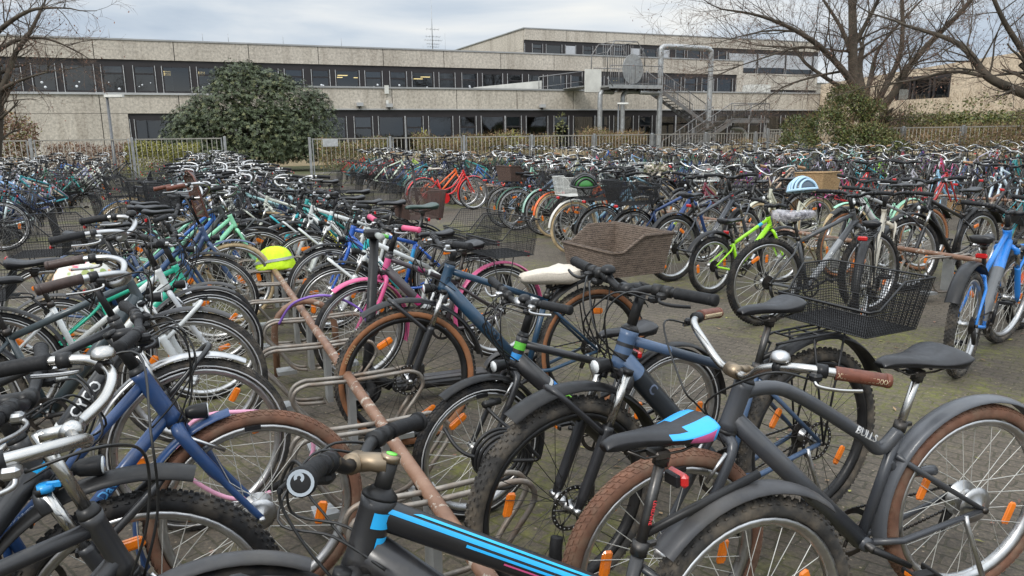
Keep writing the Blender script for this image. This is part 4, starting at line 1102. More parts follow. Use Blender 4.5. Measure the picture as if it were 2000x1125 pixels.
def flight(nm, x0, z0, x1, z1, ya, yb, n):
    def fn(q):
        for k in range(n):
            t = (k+.5)/n; x, z = x0+(x1-x0)*t, z0+(z1-z0)*(k+1)/(n+1); bxx(q, x-.14, x+.14, ya, yb, z-.02, z+.02, 'stair_steel')
        for y in (ya-.02, yb+.02):
            v = []
            for (x, z) in ((x0, z0), (x1, z1)):
                v += [(x, y-.012, z-.26), (x, y+.012, z-.26), (x, y+.012, z), (x, y-.012, z)]
            q.add(v, [(0, 1, 5, 4), (1, 2, 6, 5), (2, 3, 7, 6), (3, 0, 4, 7), (0, 3, 2, 1), (4, 5, 6, 7)], 'stair_steel')
    pbuild(nm, fn)
flight('stair_flight', 27.3, 4.4, 31.0, 2.3, 39.75, 41.0, 11); flight('stair_flight', 27.2, 0., 31.4, 2.25, 37.7, 38.9, 12)
railing('railing', [(27.3, 39.72, 4.36), (31.0, 39.72, 2.3)], 1.05, .16); railing('railing', [(27.3, 41.03, 4.36), (31.0, 41.03, 2.3)], 1.05, .16)
railing('railing', [(27.2, 37.67, 0), (31.4, 37.67, 2.25), (34.4, 37.67, 2.25)], 1.05, .14); railing('railing', [(27.2, 38.93, 0), (31.0, 38.93, 2.1)], 1.05, .3)
railing('railing', [(34.4, 37.67, 2.25), (34.4, 41, 2.25)], 1.05, .14)
pbuild('landing', lambda q: (bxx(q, 31.0, 34.45, 37.7, 41.1, 2.16, 2.26, 'stair_steel'), bxx(q, 31.0, 34.45, 37.66, 37.695, 2.1, 2.32, 'stair_steel')))
for x, y in ((31.2, 40.9), (34.3, 37.8), (34.3, 40.9)): pbuild('leg', lambda q: q.tube([(x, y, 0), (x, y, 2.15)], .06, 'stair_steel', 8))
def ramp_(q):
    v = [(16.6, 43.6, 4.35), (21.2, 43.6, 4.35), (21.2, 43.6, 4.9), (16.6, 43.6, 4.42)]
    q.add(v+[(x, y+.12, z) for x, y, z in v], [(0, 1, 2, 3), (7, 6, 5, 4), (0, 4, 5, 1), (1, 5, 6, 2), (2, 6, 7, 3), (3, 7, 4, 0)], 'panel_white')
    bxx(q, 22.45, 23.55, 40.2, 40.3, 4.02, 5.35, 'panel_white'); bxx(q, 22.4, 23.6, 40.31, 43.0, 4.345, 4.40, 'galvanised')
pbuild('parapet_panel', ramp_)
railing('railing', [(20.9, 43.4, 4.345), (24.0, 43.4, 4.75)], .75, .9)
# ------------------------------------------------------------------ lamps
def street_lamp(label, p, h, yaw):
    r_ = empty('street_lamp', label, 'street lamp', loc=p, rz=yaw)
    q = MB(); q.tube([(0, 0, 0), (0, 0, .9), (0, 0, .92), (0, 0, h)], [.07, .07, .055, .048], 'pole_grey', 10); q.build('pole', r_)
    q = MB(); q.loft([[V((x, y*s2, z)) for (y, z) in ((-.13, 0), (.13, 0), (.11, .09), (-.11, .09))] for x, s2 in ((-.08, .6), (.0, 1), (.5, 1), (.58, .8))], 'panel_white', smooth=False)
    o = q.build('lamp_head', r_, mat=M.Translation((0, 0, h)))
    q = MB(); bxx(q, .06, .48, -.1, .1, -.02, -.002, 'lamp_glass'); q.build('lamp_cover', o)
street_lamp('grey lamp post with white flat head in front of the left fence', (-14.8, 28, 0), 3.1, R(5))
p = dt(23.8, 38.6); street_lamp('grey lamp post with white flat head beside the stair platform pipes', (p.x, p.y, 0), 3.25, R(5))
# ------------------------------------------------------------------ fences
def fence(label, p0, p1, h, npan, gates=(), mat='fence_bar', bars=14, posts2=True):
    p0, p1 = V(p0), V(p1); L = (p1-p0).length; ang = math.atan2((p1-p0).y, (p1-p0).x)
    r_ = empty('metal_fence', label, 'fence', loc=p0, rz=ang); w = L/npan
    for i in range(npan):
        q = MB(); x0, x1 = i*w+.12, (i+1)*w-.12
        for z in (.12, h-.03): q.box(((x0+x1)/2, 0, z), (x1-x0, .035, .045), mat)
        n = max(4, int((x1-x0)/.175))
        for k in range(n+1): q.tube([(x0+(x1-x0)*k/n, 0, .14), (x0+(x1-x0)*k/n, 0, h-.04)], .011, mat, 5)
        for xx in (x0, x1): q.box((xx, 0, h/2), (.04, .04, h), 'galvanised')
        q.build('panel', r_)
    for i in range(npan+1):
        q = MB(); q.box((i*w, 0, (h+.04)/2), (.10, .10, h+.04), 'galvanised', None, .01); q.build('post', r_)
    return r_
fence('grey metal bar fence in front of the round evergreen shrub and brown hedges', dt(-18, 31.5), dt(1.5, 31.5), 1.6, 6)
fence('grey metal bar fence with sign, from the gate gap to the stair', dt(4.7, 31.2), dt(31.5, 31.8), 1.52, 8)
fence('grey metal bar fence under the bare tree in front of the ivy', dt(28.3, 12.), dt(28.3, 31.), 1.68, 7)
p = dt(5.15, 31.12); q = MB(); q.box((0, 0, 0), (.62, .02, .3), 'notice_grey', None, .006); o = q.build('notice_board'); o.location = (p.x+.35, p.y+.1, 1.33); o.rotation_euler = (0, 0, TH); tag(o, 'two small pale notice plates fixed at the fence end by the gate gap', 'notice')
# ------------------------------------------------------------------ plants
rng = random.Random(11)
def rdir(r_=rng):
    while True:
        v = V((r_.uniform(-1, 1), r_.uniform(-1, 1), r_.uniform(-1, 1)))
        if .05 < v.length < 1: return v.normalized()
def leaf(mb, p, d, L, w, mat, n=None):
    s_ = d.cross(n if n else rdir()); s_ = s_.normalized() if s_.length > 1e-4 else V((1, 0, 0)); nn = s_.cross(d)
    mb.add([p, p+d*L*.5+s_*w*.5+nn*L*.04, p+d*L, p+d*L*.5-s_*w*.5+nn*L*.04], [(0, 1, 2, 3)], mat)
def evergreen(label, c, lobes, n, L=.17):
    r_ = empty('evergreen_shrub', label, 'shrub', loc=c)
    q = MB()
    core = []
    for k in range(n):
        (lc, lr) = rng.choices(lobes, weights=[x[1][0]*x[1][1] for x in lobes])[0]
        d = rdir(); 
        if d.z < -.5: d.z *= -1
        f_ = rng.uniform(.80, 1.04) if rng.random() < .8 else rng.uniform(.5, .8)
        nz = 1+.10*sin(d.x*7+lc[0]*3)*sin(d.y*6+d.z*8)
        p = V((lc[0]+d.x*lr[0]*f_*nz, lc[1]+d.y*lr[1]*f_*nz, max(.1, lc[2]+d.z*lr[2]*f_*nz)))
        ax = (d*.8+V((0, 0, .5))+rdir()*.5).normalized(); e1 = ax.orthogonal().normalized(); e2 = ax.cross(e1)
        m = rng.randint(6, 9); mt = 'leaf_evergreen' if rng.random() < .86 else 'leaf_young'
        for j in range(m):
            a_ = 2*pi*j/m+rng.random(); dd = (e1*cos(a_)+e2*sin(a_)+ax*rng.uniform(-.35, .5)).normalized()
            leaf(q, p, dd, L*rng.uniform(.7, 1.15), L*.33, mt, ax)
    q.build('crown', r_)
    q = MB()
    for (lc, lr) in lobes:
        q.tube(catmull([(0, 0, 0), (lc[0]*.3, lc[1]*.3, lc[2]*.4), lc], 4), [.05]+[.035]*7+[.02], 'bark', 6)
    q.build('trunk', r_)
    return r_
c = atT(490, 290, 38); c.z = 0
sx = (U*1.0)
lobes = [((U*a_+W*b_)+V((0, 0, z)), r_) for a_, b_, z, r_ in (
    (-2.3, 0, 1.7, (1.55, 1.5, 1.5)), (-1.2, -.3, 2.6, (1.6, 1.5, 1.5)), (-.2, .2, 3.8, (1.35, 1.3, 1.35)), (.9, 0, 3.3, (1.7, 1.5, 1.45)), (2.0, -.2, 2.6, (1.7, 1.5, 1.6)), (3.1, 0, 2.0, (1.3, 1.3, 1.75)),
    (3.2, .1, 3.1, (.75, .8, .75)), (0, -.8, 1.6, (2.4, 1.5, 1.6)), (1.7, -.7, 1.3, (2., 1.5, 1.4)), (-2.6, -.3, 1.0, (1.2, 1.2, 1.0)), (-1.9, .2, 2.7, (.9, 1., .8)), (.2, .3, 4.45, (.8, .8, .6)), (-.9, .1, 4.1, (.7, .7, .7)), (-2.2, -.5, .75, (1.5, 1.3, .8)), (0, -1.1, .8, (1.8, 1.2, .85)), (2.2, -.8, .8, (1.7, 1.3, .85)), (-3.0, .1, 1.7, (.7, .8, .7)), (1.5, .2, 4.0, (.8, .8, .6)))]
evergreen('big rounded dark evergreen shrub in front of the concrete facade', c, [((l[0].x, l[0].y, l[0].z), l[1]) for l in lobes], 15500, .118)
def hedge(nm, label, cat, D0, D1, T0, T1, h, n, mats, L=.09, twig=0., stems=0, top=.25, z0=.05):
    q = MB()
    for k in range(n):
        x = rng.uniform(D0, D1); y = T0+(T1-T0)*rng.random()**1.6; f_ = rng.random()**.6
        hh = h*(1+top*.5*sin(x*1.9+1)*sin(x*.7)+rng.uniform(-top, top)*.35)
        z = z0+(hh-z0)*f_
        p = dt(x, y, z); d = (rdir()+V((0, 0, .6))).normalized()
        if rng.random() < twig:
            LL = L*rng.uniform(1.5, 3.5); leaf(q, p, d, LL, .012, mats[-1])
        else: leaf(q, p, d, L*rng.uniform(.7, 1.3), L*.55, rng.choice(mats))
    o = q.build(nm); tag(o, label, cat); return o
hedge('hedge', 'rounded brown leafless hedge behind the fence under the windows left of the lone sapling', 'hedge', 10.3, 17.8, 34.5, 36.4, 1.5, 14000, ['leaf_olive', 'leaf_olive', 'twig_brown'], .10, .5)
hedge('hedge', 'brown twiggy hedge behind the fence beside the staircase lamp post', 'hedge', 19.4, 23.2, 34.5, 36.2, 1.58, 9000, ['twig_brown', 'leaf_olive', 'leaf_olive', 'twig_brown'], .10, .55)
hedge('hedge', 'brown and green overgrown hedge behind the fence at the far left', 'hedge', -14., -5.2, 33.5, 35.6, 2.2, 15000, ['twig_brown', 'leaf_olive', 'twig_red'], .14, .4, top=.35)
hedge('hedge', 'low reddish brown hedge behind the lamp post at the left', 'hedge', -5., -1.9, 34, 35.4, 1.4, 4500, ['twig_red', 'twig_brown', 'twig_red'], .09, .5)
hedge('bush', 'low yellow green bush between lamp post and evergreen shrub', 'bush', -2.2, .6, 33.4, 35, 1.3, 5000, ['leaf_yellow', 'leaf_olive'], .09, .1)
hedge('bush', 'green bush behind the fence end by the notice plates', 'bush', 5.6, 8.9, 34., 35.8, 1.4, 6000, ['leaf_olive', 'leaf_young', 'twig_brown'], .1, .2)
hedge('hedge', 'low brown hedge behind the fence to the right of the stair foot', 'hedge', 30., 37., 35., 36.4, 1.1, 5000, ['twig_brown', 'leaf_olive', 'twig_brown'], .09, .4)
def sapling(label, c, h, n, mats, spread=.3):
    r_ = empty('young_plant', label, 'plant', loc=c); q = MB()
    q.tube(catmull([(0, 0, 0), (.03, .02, h*.5), (-.02, .03, h)], 4), [.02]*8+[.008], 'bark', 5); q.build('stem', r_); q = MB()
    for k in range(n):
        z = h*rng.uniform(.35, 1.0); p = V((rng.uniform(-.03, .03), rng.uniform(-.03, .03), z)); d = (rdir()+V((0, 0, .3))).normalized(); d2 = d*spread*rng.random()
        leaf(q, p+d2, d, .16, .07, rng.choice(mats))
    q.build('foliage', r_)
sapling('green sapling rising above the fence in front of dark windows', dt(18.2, 35), 2.5, 120, ['leaf_young', 'leaf_olive'], .35)
sapling('small yellow leaved plant above the hedge by the post', dt(10.6, 34.8), 1.75, 60, ['leaf_yellow'], .2)
sapling('yellow green plant against the hedge between two fence posts', dt(14.9, 33.9), 1.6, 150, ['leaf_yellow', 'leaf_young'], .45)
# ivy mound and long hedge on the right
def mound(nm, label, cat, lobes, n, mats, L, thin=0.):
    q = MB()
    for k in range(n):
        lc, lr = rng.choices(lobes, weights=[x[1][0]*x[1][2] for x in lobes])[0]; d = rdir(); d.z = abs(d.z) if rng.random() < .7 else d.z
        f_ = rng.uniform(.72, 1.06); p = V((lc[0]+d.x*lr[0]*f_, lc[1]+d.y*lr[1]*f_, max(.08, lc[2]+d.z*lr[2]*f_)))
        if rng.random() < thin: leaf(q, p, (d+rdir()*.8+V((0, 0, .4))).normalized(), L*3.5, .014, 'twig_brown')
        else: leaf(q, p, (rdir()+V((0, -.2, -.1))).normalized(), L*rng.uniform(.6, 1.3), L*.7, rng.choice(mats))
    tag(q.build(nm), label, cat)
def pxl(x, y, Y, rx, rz, ry=.9): p = atY(x, y, Y); return ((p.x, p.y, p.z), (rx, ry, rz))
mound('ivy', 'dark green ivy climbing over the fence and the foot of the bare tree', 'ivy', [pxl(1560, 285, 33, .9, .8), pxl(1615, 262, 33, 1., 1.2), pxl(1660, 235, 33.5, .9, 1.5), pxl(1690, 285, 32.4, 1.5, 1.0), pxl(1640, 205, 33.8, .6, .9), pxl(1700, 235, 33.5, .8, .9), pxl(1555, 255, 34, .7, .7), pxl(1735, 295, 31.6, .9, .55)], 20000, ['leaf_ivy', 'leaf_ivy', 'leaf_olive', 'leaf_young'], .095, .13)
mound('hedge', 'long clipped olive hedge behind the right fence below the tan wing', 'hedge', [pxl(x, 262, 36-(x-1760)*.022, 1.2, .95) for x in range(1740, 2060, 32)], 16000, ['leaf_olive', 'leaf_olive', 'leaf_ivy', 'leaf_young'], .11, .05)
mound('bush', 'thin green shoots growing out of the hedge top before the tan wall', 'bush', [pxl(1800, 225, 36, 1.1, .7), pxl(1880, 222, 34, 1.1, .7), pxl(1930, 210, 33, .8, .7), pxl(1770, 232, 36, .9, .5)], 900, ['leaf_olive', 'leaf_young'], .12, .45)
mound('bramble', 'tangle of bare brown stems and weeds behind the right fence panels', 'bramble', [pxl(x, 285, 33-(x-1760)*.022, 1.1, .75) for x in range(1770, 2060, 40)], 8000, ['twig_brown', 'leaf_olive', 'twig_brown', 'leaf_olive'], .09, .5)
# bare trees
def twist(d, amt, r_): return (d+rdir(r_)*amt).normalized()
def grow(mbT, mbC, p, d, L, r0, depth, r_, grav=0., dens=1.):
    n = 5; pts = [p]; rs = [r0]; dd = d
    for k in range(n):
        dd = twist(dd, .20, r_); dd = (dd+V((0, 0, grav))).normalized(); pts.append(pts[-1]+dd*L/n); rs.append(r0*(1-.62*(k+1)/n))
    (mbT if depth >= 3 else mbC).tube(pts, rs, 'bark' if depth >= 2 else 'bark_twig', 6 if depth >= 3 else (4 if depth == 2 else 3), cap=False)
    if depth <= 0:
        if r_.random() < .22: leaf(mbC, pts[-1], twist(V((0, 0, -1)), .7, r_), r_.uniform(.05, .11), .045, 'twig_red')
        return
    m = {3: 7, 2: 7, 1: 6}.get(depth, 6); m = max(2, int(m*dens))
    for k in range(m):
        i = r_.uniform(.8, n); j = min(int(i), n-1); q = pts[j].lerp(pts[j+1], i-j) if j+1 <= n else pts[-1]
        nd = twist((pts[j+1]-pts[j]).normalized(), .85, r_); rr = rs[j]*.55
        grow(mbT, mbC, q, nd, L*r_.uniform(.45, .72), max(.0045, rr*.85), depth-1, r_, grav, dens)
def bare_tree(label, base, stems, seed, dens=1., Lb=2.2, grav=.02):
    r_ = random.Random(seed); root = empty('bare_tree', label, 'tree', loc=base); b0 = V(base)
    T, C = MB(), MB()
    for pts, r0, r1 in stems:
        pp = catmull([V(p)-b0 for p in pts], 5); L = len(pp); rs = [r0+(r1-r0)*i/(L-1) for i in range(L)]
        T.tube(pp, rs, 'bark', 9, cap=False)
        nb = int(L*1.15*dens)
        for k in range(nb):
            i = r_.randint(max(2, L//4), L-1); d = (pp[i]-pp[i-1]).normalized()
            nd = twist(d, .95, r_); nd.z += .1
            grow(T, C, pp[i], nd.normalized(), Lb*r_.uniform(.6, 1.25), max(.014, rs[i]*.30), 2 if rs[i] < .10 else 3, r_, grav, dens)
        grow(T, C, pp[-1], (pp[-1]-pp[-2]).normalized(), Lb*1.2, r1*.9, 3, r_, grav, dens)
    T.build('trunk', root); C.build('crown', root)
Y0 = 34.
def S(*px): return [atY(x, y, Y) for x, y, Y in px]
simple('dead_leaf', (.1, .06, .04))
bare_tree('large bare multi stemmed tree with ivy at its foot behind the right fence', (*atY(1700, 318, Y0).xy, 0), [
    (S((1700, 330, 34), (1693, 260, 34), (1690, 205, 34)), .36, .30),
    (S((1690, 215, 34), (1668, 150, 34), (1666, 70, 34), (1664, -10, 34.2), (1660, -80, 34.4)), .24, .13),
    (S((1680, 190, 34), (1648, 140, 33.6), (1600, 90, 33), (1545, 55, 32.4), (1480, 30, 32), (1410, 18, 31.6)), .17, .03),
    (S((1668, 185, 34), (1625, 160, 34.2), (1575, 125, 34.6), (1548, 95, 35), (1490, 90, 35.3)), .11, .03),
    (S((1610, 98, 33.2), (1560, 92, 32.6), (1500, 110, 32.2), (1440, 130, 32)), .06, .02),
    (S((1640, 140, 33.8), (1590, 150, 33.4), (1530, 170, 33), (1480, 205, 32.6)), .06, .02),
    (S((1560, 62, 32.5), (1500, 60, 32.2), (1430, 75, 32)), .05, .02),
    (S((1700, 220, 34), (1740, 190, 33.8), (1768, 140, 33.5), (1815, 85, 33), (1880, 20, 32.5), (1920, -30, 32)), .20, .07),
    (S((1705, 215, 34), (1735, 160, 34.5), (1760, 95, 35), (1762, 10, 35.4), (1755, -60, 35.6)), .13, .07),
    (S((1668, 110, 34), (1640, 50, 34.4), (1605, -5, 34.8)), .11, .05),
    (S((1668, 90, 34), (1700, 30, 33.6), (1730, -30, 33.2)), .11, .06),
    (S((1690, 205, 34.1), (1700, 150, 35), (1720, 90, 35.8), (1790, 10, 36.5)), .11, .05)], 5, .74)
bare_tree('bare tree whose long limb reaches in from the right edge', (*atY(2120, 330, 26).xy, 0), [
    (S((2120, 345, 26), (2105, 250, 26), (2060, 205, 26)), .3, .24),
    (S((2060, 205, 26), (1995, 180, 26), (1930, 150, 26), (1890, 100, 26.3), (1850, 75, 26.6), (1770, 50, 27)), .2, .05),
    (S((1920, 148, 26), (1860, 140, 26.4), (1790, 155, 26.8), (1730, 165, 27)), .07, .025),
    (S((2060, 205, 26), (2010, 120, 25.6), (1960, 40, 25.2), (1930, -30, 25)), .13, .05)], 9, .62, 1.7)
bare_tree('bare tree with fine drooping twigs at the left edge before the facade', (*atY(-10, 330, 24).xy, 0), [
    (S((-14, 350, 24), (-6, 240, 24), (-4, 170, 24)), .2, .16),
    (S((-4, 190, 24), (14, 150, 24), (30, 105, 24.3), (60, 60, 24.5), (85, 10, 24.8)), .11, .04),
    (S((-2, 180, 24), (20, 165, 23.8), (60, 150, 23.6), (95, 140, 23.4)), .07, .02),
    (S((-4, 170, 24), (-30, 90, 24), (-40, 0, 24)), .15, .07),
    (S((-30, 90, 24), (10, 50, 23.6), (60, 20, 23.2), (110, 15, 23)), .09, .03),
    (S((-20, 110, 24), (30, 80, 24.4), (85, 75, 24.6), (130, 90, 24.8)), .08, .02)], 21, .66, 1.15, .0)
# ------------------------------------------------------------------ bicycle racks
def bike_rack(label, D, T0, T1, h=.42, arches=None, detailed=True, step=.66):
    c = dt(D, T0); L = T1-T0
    r_ = empty('bike_rack', label, 'bike rack', 'bicycle racks across the yard', loc=c, rz=TH)      # local x = D, y = T
    q = MB(); n = max(2, int(L/1.5)); q.tube([(0, L*k/n, h) for k in range(n+1)], .025, 'pipe_paint', 14); q.build('pipe', r_)
    for y in (arches if arches is not None else [.1, L/2, L-.1]):
        q = MB(); pts = [(-.2, y, 0), (-.2, y, h-.12)]+[(-.2*cos(k*pi/10), y, h-.12+.2*sin(k*pi/10)) for k in range(1, 10)]+[(.2, y, h-.12), (.2, y, 0)]
        q.tube(pts, .022, 'pipe_paint', 10); q.build('arch', r_)
    y = .35; k = 0
    while y < L-.1:
        q = MB(); off = .10 if k % 2 else -.10
        for s_ in (-1, 1):
            yy = y+s_*.036
            for sg in (-1, 1):
                x1 = .32*sg+off*.4
                pts = [(0, yy, h-.002), (x1*.6, yy, h+.004), (x1-.07*sg, yy, h+.006), (x1-.02*sg, yy, h-.014), (x1, yy, h-.062), (x1-.022*sg, yy, h-.112), (x1-.09*sg, yy, h-.20), (x1-.15*sg, yy, h-.29), (x1-.20*sg, yy, h-.32), (.03*sg, yy, h-.33)]
                q.tube(catmull(pts, 3) if detailed else pts, (.0105), 'zinc_rod', 8 if detailed else 4)
        for sg in (-1, 1): q.box((.20*sg+off*.4, y, h-.33), (.12, .10, .025), 'galvanised')
        q.box((0, y, h-.18), (.03, .10, .30), 'galvanised')
        q.build('wheel_holder', r_); y += step; k += 1
    return r_
bike_rack('rusty brown pipe rack with wire wheel holders running through the open foreground', .64, 1.15, 8.2, arches=[.25, 3.85, 6.95])
BK = {}
def rel(Df, T, dev, facing, wb, r=.35):
    """front hub at aisle coordinates Df, T; facing +1 along u, -1 against it"""
    ang = TH+(0 if facing > 0 else pi)+R(dev); d = V((cos(ang), sin(ang), 0)); p = dt(Df, T)-d*wb/2
    return p, ang
def hero(key, label, Df, T, facing, dev=0., group='bicycles at the front rack', wb=1.08, **kw):
    p, ang = rel(Df, T, dev, facing, wb)
    BK[key] = bike(label, group, p, ang, wb=wb, **kw); return BK[key]
BLK, SLATE, WHT = (.016, .016, .018), (.045, .052, .06), (.62, .64, .63)
CYAN, PINK, LIME = (.02, .42, .85), (.62, .09, .24), (.35, .78, .03)
# --- right-hand side of the front rack, near to far
hero('A', 'black mountain bike with cyan and pink stripes and a cyan and black saddle', .04, 1.26, -1, 0, wb=1.16, typ='mtb', col=BLK, r=.345, bh=.985, sh=.925, steer=R(-33), lean=R(4), down=.042, top=.030, headr=.034, gripr=.023, tyre='dusty', stemm='stem_bronze', stem_mark=(.2, .8, .1),
     bands=(('top', .02, .95, BLK),), text=(('post', 'LEVELNINE', .012, (.7, .05, .06), 1, .45), ('seat', 'CUBE', .022, WHT, 1, .06)), fcol='plastic_grey', lever='plastic_black', grip='grip_black', ls=.385, tdrop=.13, rfa=(46, 132), rfg=.024, emblem=True, sad2=(colmat((.02, .36, .82)), colmat((.55, .1, .26))), patches=(('head', -45, 20, .62, .84, 1, CYAN, .0), ('head', -60, -10, .30, .50, 1, CYAN, .0), ('top', 22, 40, .0, .95, 1, CYAN, .03), ('top', 50, 62, .1, .95, 1, (.03, .5, .85), .03), ('top', 2, 12, .3, .95, 1, CYAN, 0.), ('top', -14, -7, .45, .95, 1, PINK, 0.)), tail=True, spm='spoke_steel', fend='clip', light=False, bell=False, hl=.14, stan='chrome', crank=1.)
hero('C', 'matt grey cruiser bike with brown tyres and stitched brown leather grips', 1.20, 1.64, -1, -7.5, typ='city', frame='cruiser', wb=1.13, col=(.042, .045, .052), down=.042, r=.345, tw=.055, kind='mid', tyre='brown', bars='cruiser', barm='chrome', stemm='stem_bronze', grip='leather', stitched=True, bh=.93, sh=.895,
     fcol=(.085, .09, .10), saddle='comfort', carrier=False, postm='chrome', spm='spoke_steel', bell=True, bellm='alu', lever='chrome', text=(('top', 'BULLS', .034, (.55, .55, .55), 1, .5),), hl=.15, headr=.028, rhub=.042, light=False, ls=.40, tail=False, barw=.66, steer=R(6), crank=.5, cass=False, fend='rearonly')
hero('D', 'blue grey mountain bike with wide black bar and large black mesh basket', 1.06, 2.02, -1, 3, typ='mtb', wb=1.14, col=(.06, .105, .19), fork=BLK, r=.37, tw=.058, bh=1.10, sh=.96, down=.036, headr=.030, tyre='dusty', bands=(('down', .12, 1., (.022, .027, .034)), ('top', .3, 1., (.03, .045, .07)), ('head', .15, .32, BLK), ('head', .6, .75, BLK)), fend='clip', fcol='plastic_black',
     basket=dict(kind='wire', mat='wire_black', Lx=.34, Wy=.47, H=.205, low=.5, cell=.0105, rad=.0017, x=-.17), carrier=True, bars='flat', barw=.70, rdisc=True, steer=R(4), spm='steel_dark', rimm='plastic_black', light=True, bigl=False, hl=.13, bell=-1, bellm='plastic_black', lever='plastic_black', crank=2.2, text=(('down', 'C', .05, (.12, .15, .22), 1, .22),))
hero('E', 'small black youth bike with lime, blue and white frame decals', 1.0, 2.68, -1, 2, typ='kid', wb=.98, r=.30, tw=.048, kind='mid', col=BLK, bh=.93, sh=.74, ls=.36, bands=(('head', .62, .98, (.12, .5, .05)), ('head', .08, .42, (.03, .25, .6)), ('down', .30, .33, WHT), ('down', .34, .42, (.03, .22, .6)), ('down', .46, .60, (.22, .68, .05))),
     down=.038, headr=.024, fend='full', fcol='plastic_black', bell=1, bellm='plastic_black', light=True, lever='alu', stemm='alu', steer=R(8), crank=.3, text=(('down', 'M', .04, WHT, 1, .66),))
hero('F', 'dark blue mountain bike with tan sidewalls and grey wicker basket', .94, 3.52, -1, 3, typ='mtb', wb=1.12, col=(.016, .05, .095), fork=BLK, r=.365, tw=.055, tyre='tan', tyretext=('SUPERO', 38, 1, 'enamel_cca066'), bh=1.05, sh=.845, down=.034, headr=.027, carrier=True, basket=dict(kind='wicker', mat='wicker_grey', Lx=.40, Wy=.56, H=.225, low=.62, x=-.14), fend='clip', fcol='plastic_black', text=(('down', 'CUBE', .062, (.008, .012, .02), 1, .52), ('head', 'C', .03, (.008, .012, .02), 1, .5)), spm='steel_dark', rimm='plastic_black', hl=.14, rdisc=True, steer=R(-6), crank=2.6)
hero('G', 'pink and dark brown bike with pink mudguards and black wire basket', .94, 4.64, -1, 7, typ='city', frame='mtb', wb=1.04, r=.335, col=(.055, .045, .05), fork=PINK, fend='full', fcol=(.60, .10, .24), bars='flat', barw=.6, bh=1.02, sh=.86, ls=.36, grip='enamel_pink', bands=(('head', .0, .9, PINK), ('down', .45, .55, (.55, .04, .2)), ('down', .58, .62, WHT), ('top', .4, .5, (.2, .02, .08)), ('top', .55, .58, WHT)),
     basket=dict(kind='wire', mat='wire_black', Lx=.36, Wy=.46, H=.25, low=.5, cell=.013), carrier=True, saddle='comfort', down=.03, steer=R(10), stemm='steel_dark', crank=1.)
hero('H', 'white and turquoise mountain bike with white fork by the black scooter stem', .96, 5.38, -1, 2, typ='mtb', wb=1.04, r=.33, tw=.05, kind='mid', col=WHT, fork=WHT, bh=1.0, sh=.86, ls=.36, bands=(('head', 0, 1, (.03, .45, .48)), ('down', .45, .62, (.03, .42, .45)), ('down', .75, .8, (.04, .04, .2))), fend='full', fcol='plastic_black', carrier=True, basket=dict(kind='wire', mat='wire_black', Lx=.36, Wy=.44, H=.25, low=.5, cell=.016), steer=R(-10), down=.028, crank=0., text=(('down', 'PEGASUS', .03, (.03, .3, .33), 1, .3),))
hero('I', 'bright blue diamond frame bike with lime flash and green black saddle', 1.0, 6.08, -1, 5, typ='trek', col=(.02, .10, .42), r=.35, bh=1.03, sh=1.0, bands=(('top', .30, .55, (.12, .5, .06)), ('seat', .5, .8, (.03, .3, .6))), sadm='enamel_bottle', saddle='comfort', carrier=False, fork=(.02, .10, .42), susp=False, crank=.8)
# --- left-hand side of the front rack, near to far
hero('L1', 'black city bike with chrome swept handlebar and silver bell, nearest the camera', -.01, 1.60, 1, 0, typ='city', frame='mtb', col=BLK, r=.33, bars='swept', barm='chrome', stemm='chrome', bh=1.045, sh=.93, bell=1, bellm='chrome', fend='full', fcol='plastic_grey', lever='alu', steer=R(-3), hl=.15, carrier=False, text=(), grip='grip_black', spm='spoke_steel', barw=.62, down=.022, light=False, crank=2.)
hero('L2', 'black mountain bike with chrome fork legs and blue lockout cap', -.19, 2.0, 1, 0, typ='mtb', col=(.02, .021, .024), r=.345, bh=1.0, sh=.92, steer=R(-4), fend='frontclip', fcol='plastic_black', fendtext='BTWIN', hl=.12, bands=(('head', .1, .3, CYAN),), light=True, bigl=True, lightm='plastic_black', spm='spoke_steel', down=.03, crank=.2, lockout=True)
hero('L3', 'blue low entry city bike with brown tyres and blue mudguards', .12, 2.43, 1, 0, typ='city', col=(.017, .052, .15), r=.35, tw=.05, tyre='brown', kind='mid', bars='flat', barw=.62, bh=1.03, sh=.92, fend='full', fcol='frame', fork=None, steer=R(3), ha=64, fkr=1.35, ff0=100, headr=.026, spm='spoke_steel', carrier=True, grip='grip_black', fhub=.036, shifter=True, text=(('down', 'Davelle', .04, (.08, .3, .62), -1, .42),), lever='plastic_black', crank=.9, hl=.19)
hero('L4', 'black sports bike lettered along the down tube, with brown grips', -.05, 3.08, 1, 2, typ='trek', col=(.013, .014, .016), r=.36, tw=.045, kind='mid', bars='swept', barm='alu', stemm='plastic_black', grip='grip_brown', bh=1.08, sh=.95, fend='full', fcol='alu', text=(('down', 'CYCO', .055, (.75, .76, .76), -1, .36),), bands=(('down', .55, .57, WHT), ('down', .8, .95, (.02, .12, .14))), down=.031, steer=R(4), lever='chrome', fhub=.03, carrier=True, tyre='dusty', tyretext=('KENDA', 80, -1, 'rail_pale'), crank=1.5)
hero('L5', 'slate grey suspension bike with long black grips and black wire basket', -.06, 4.0, 1, 0, typ='trek', col=(.045, .062, .07), r=.36, tw=.05, kind='mid', bars='swept', barm='alu', bh=1.14, sh=.97, fend='full', fcol='plastic_grey', grip='grip_black', basket=dict(kind='wire', mat='wire_black', Lx=.36, Wy=.46, H=.25, low=.5, cell=.014, x=-.05), down=.03, steer=R(-5), tyre='dusty', crank=.1, bell=1, bellm='plastic_black', fork=WHT)
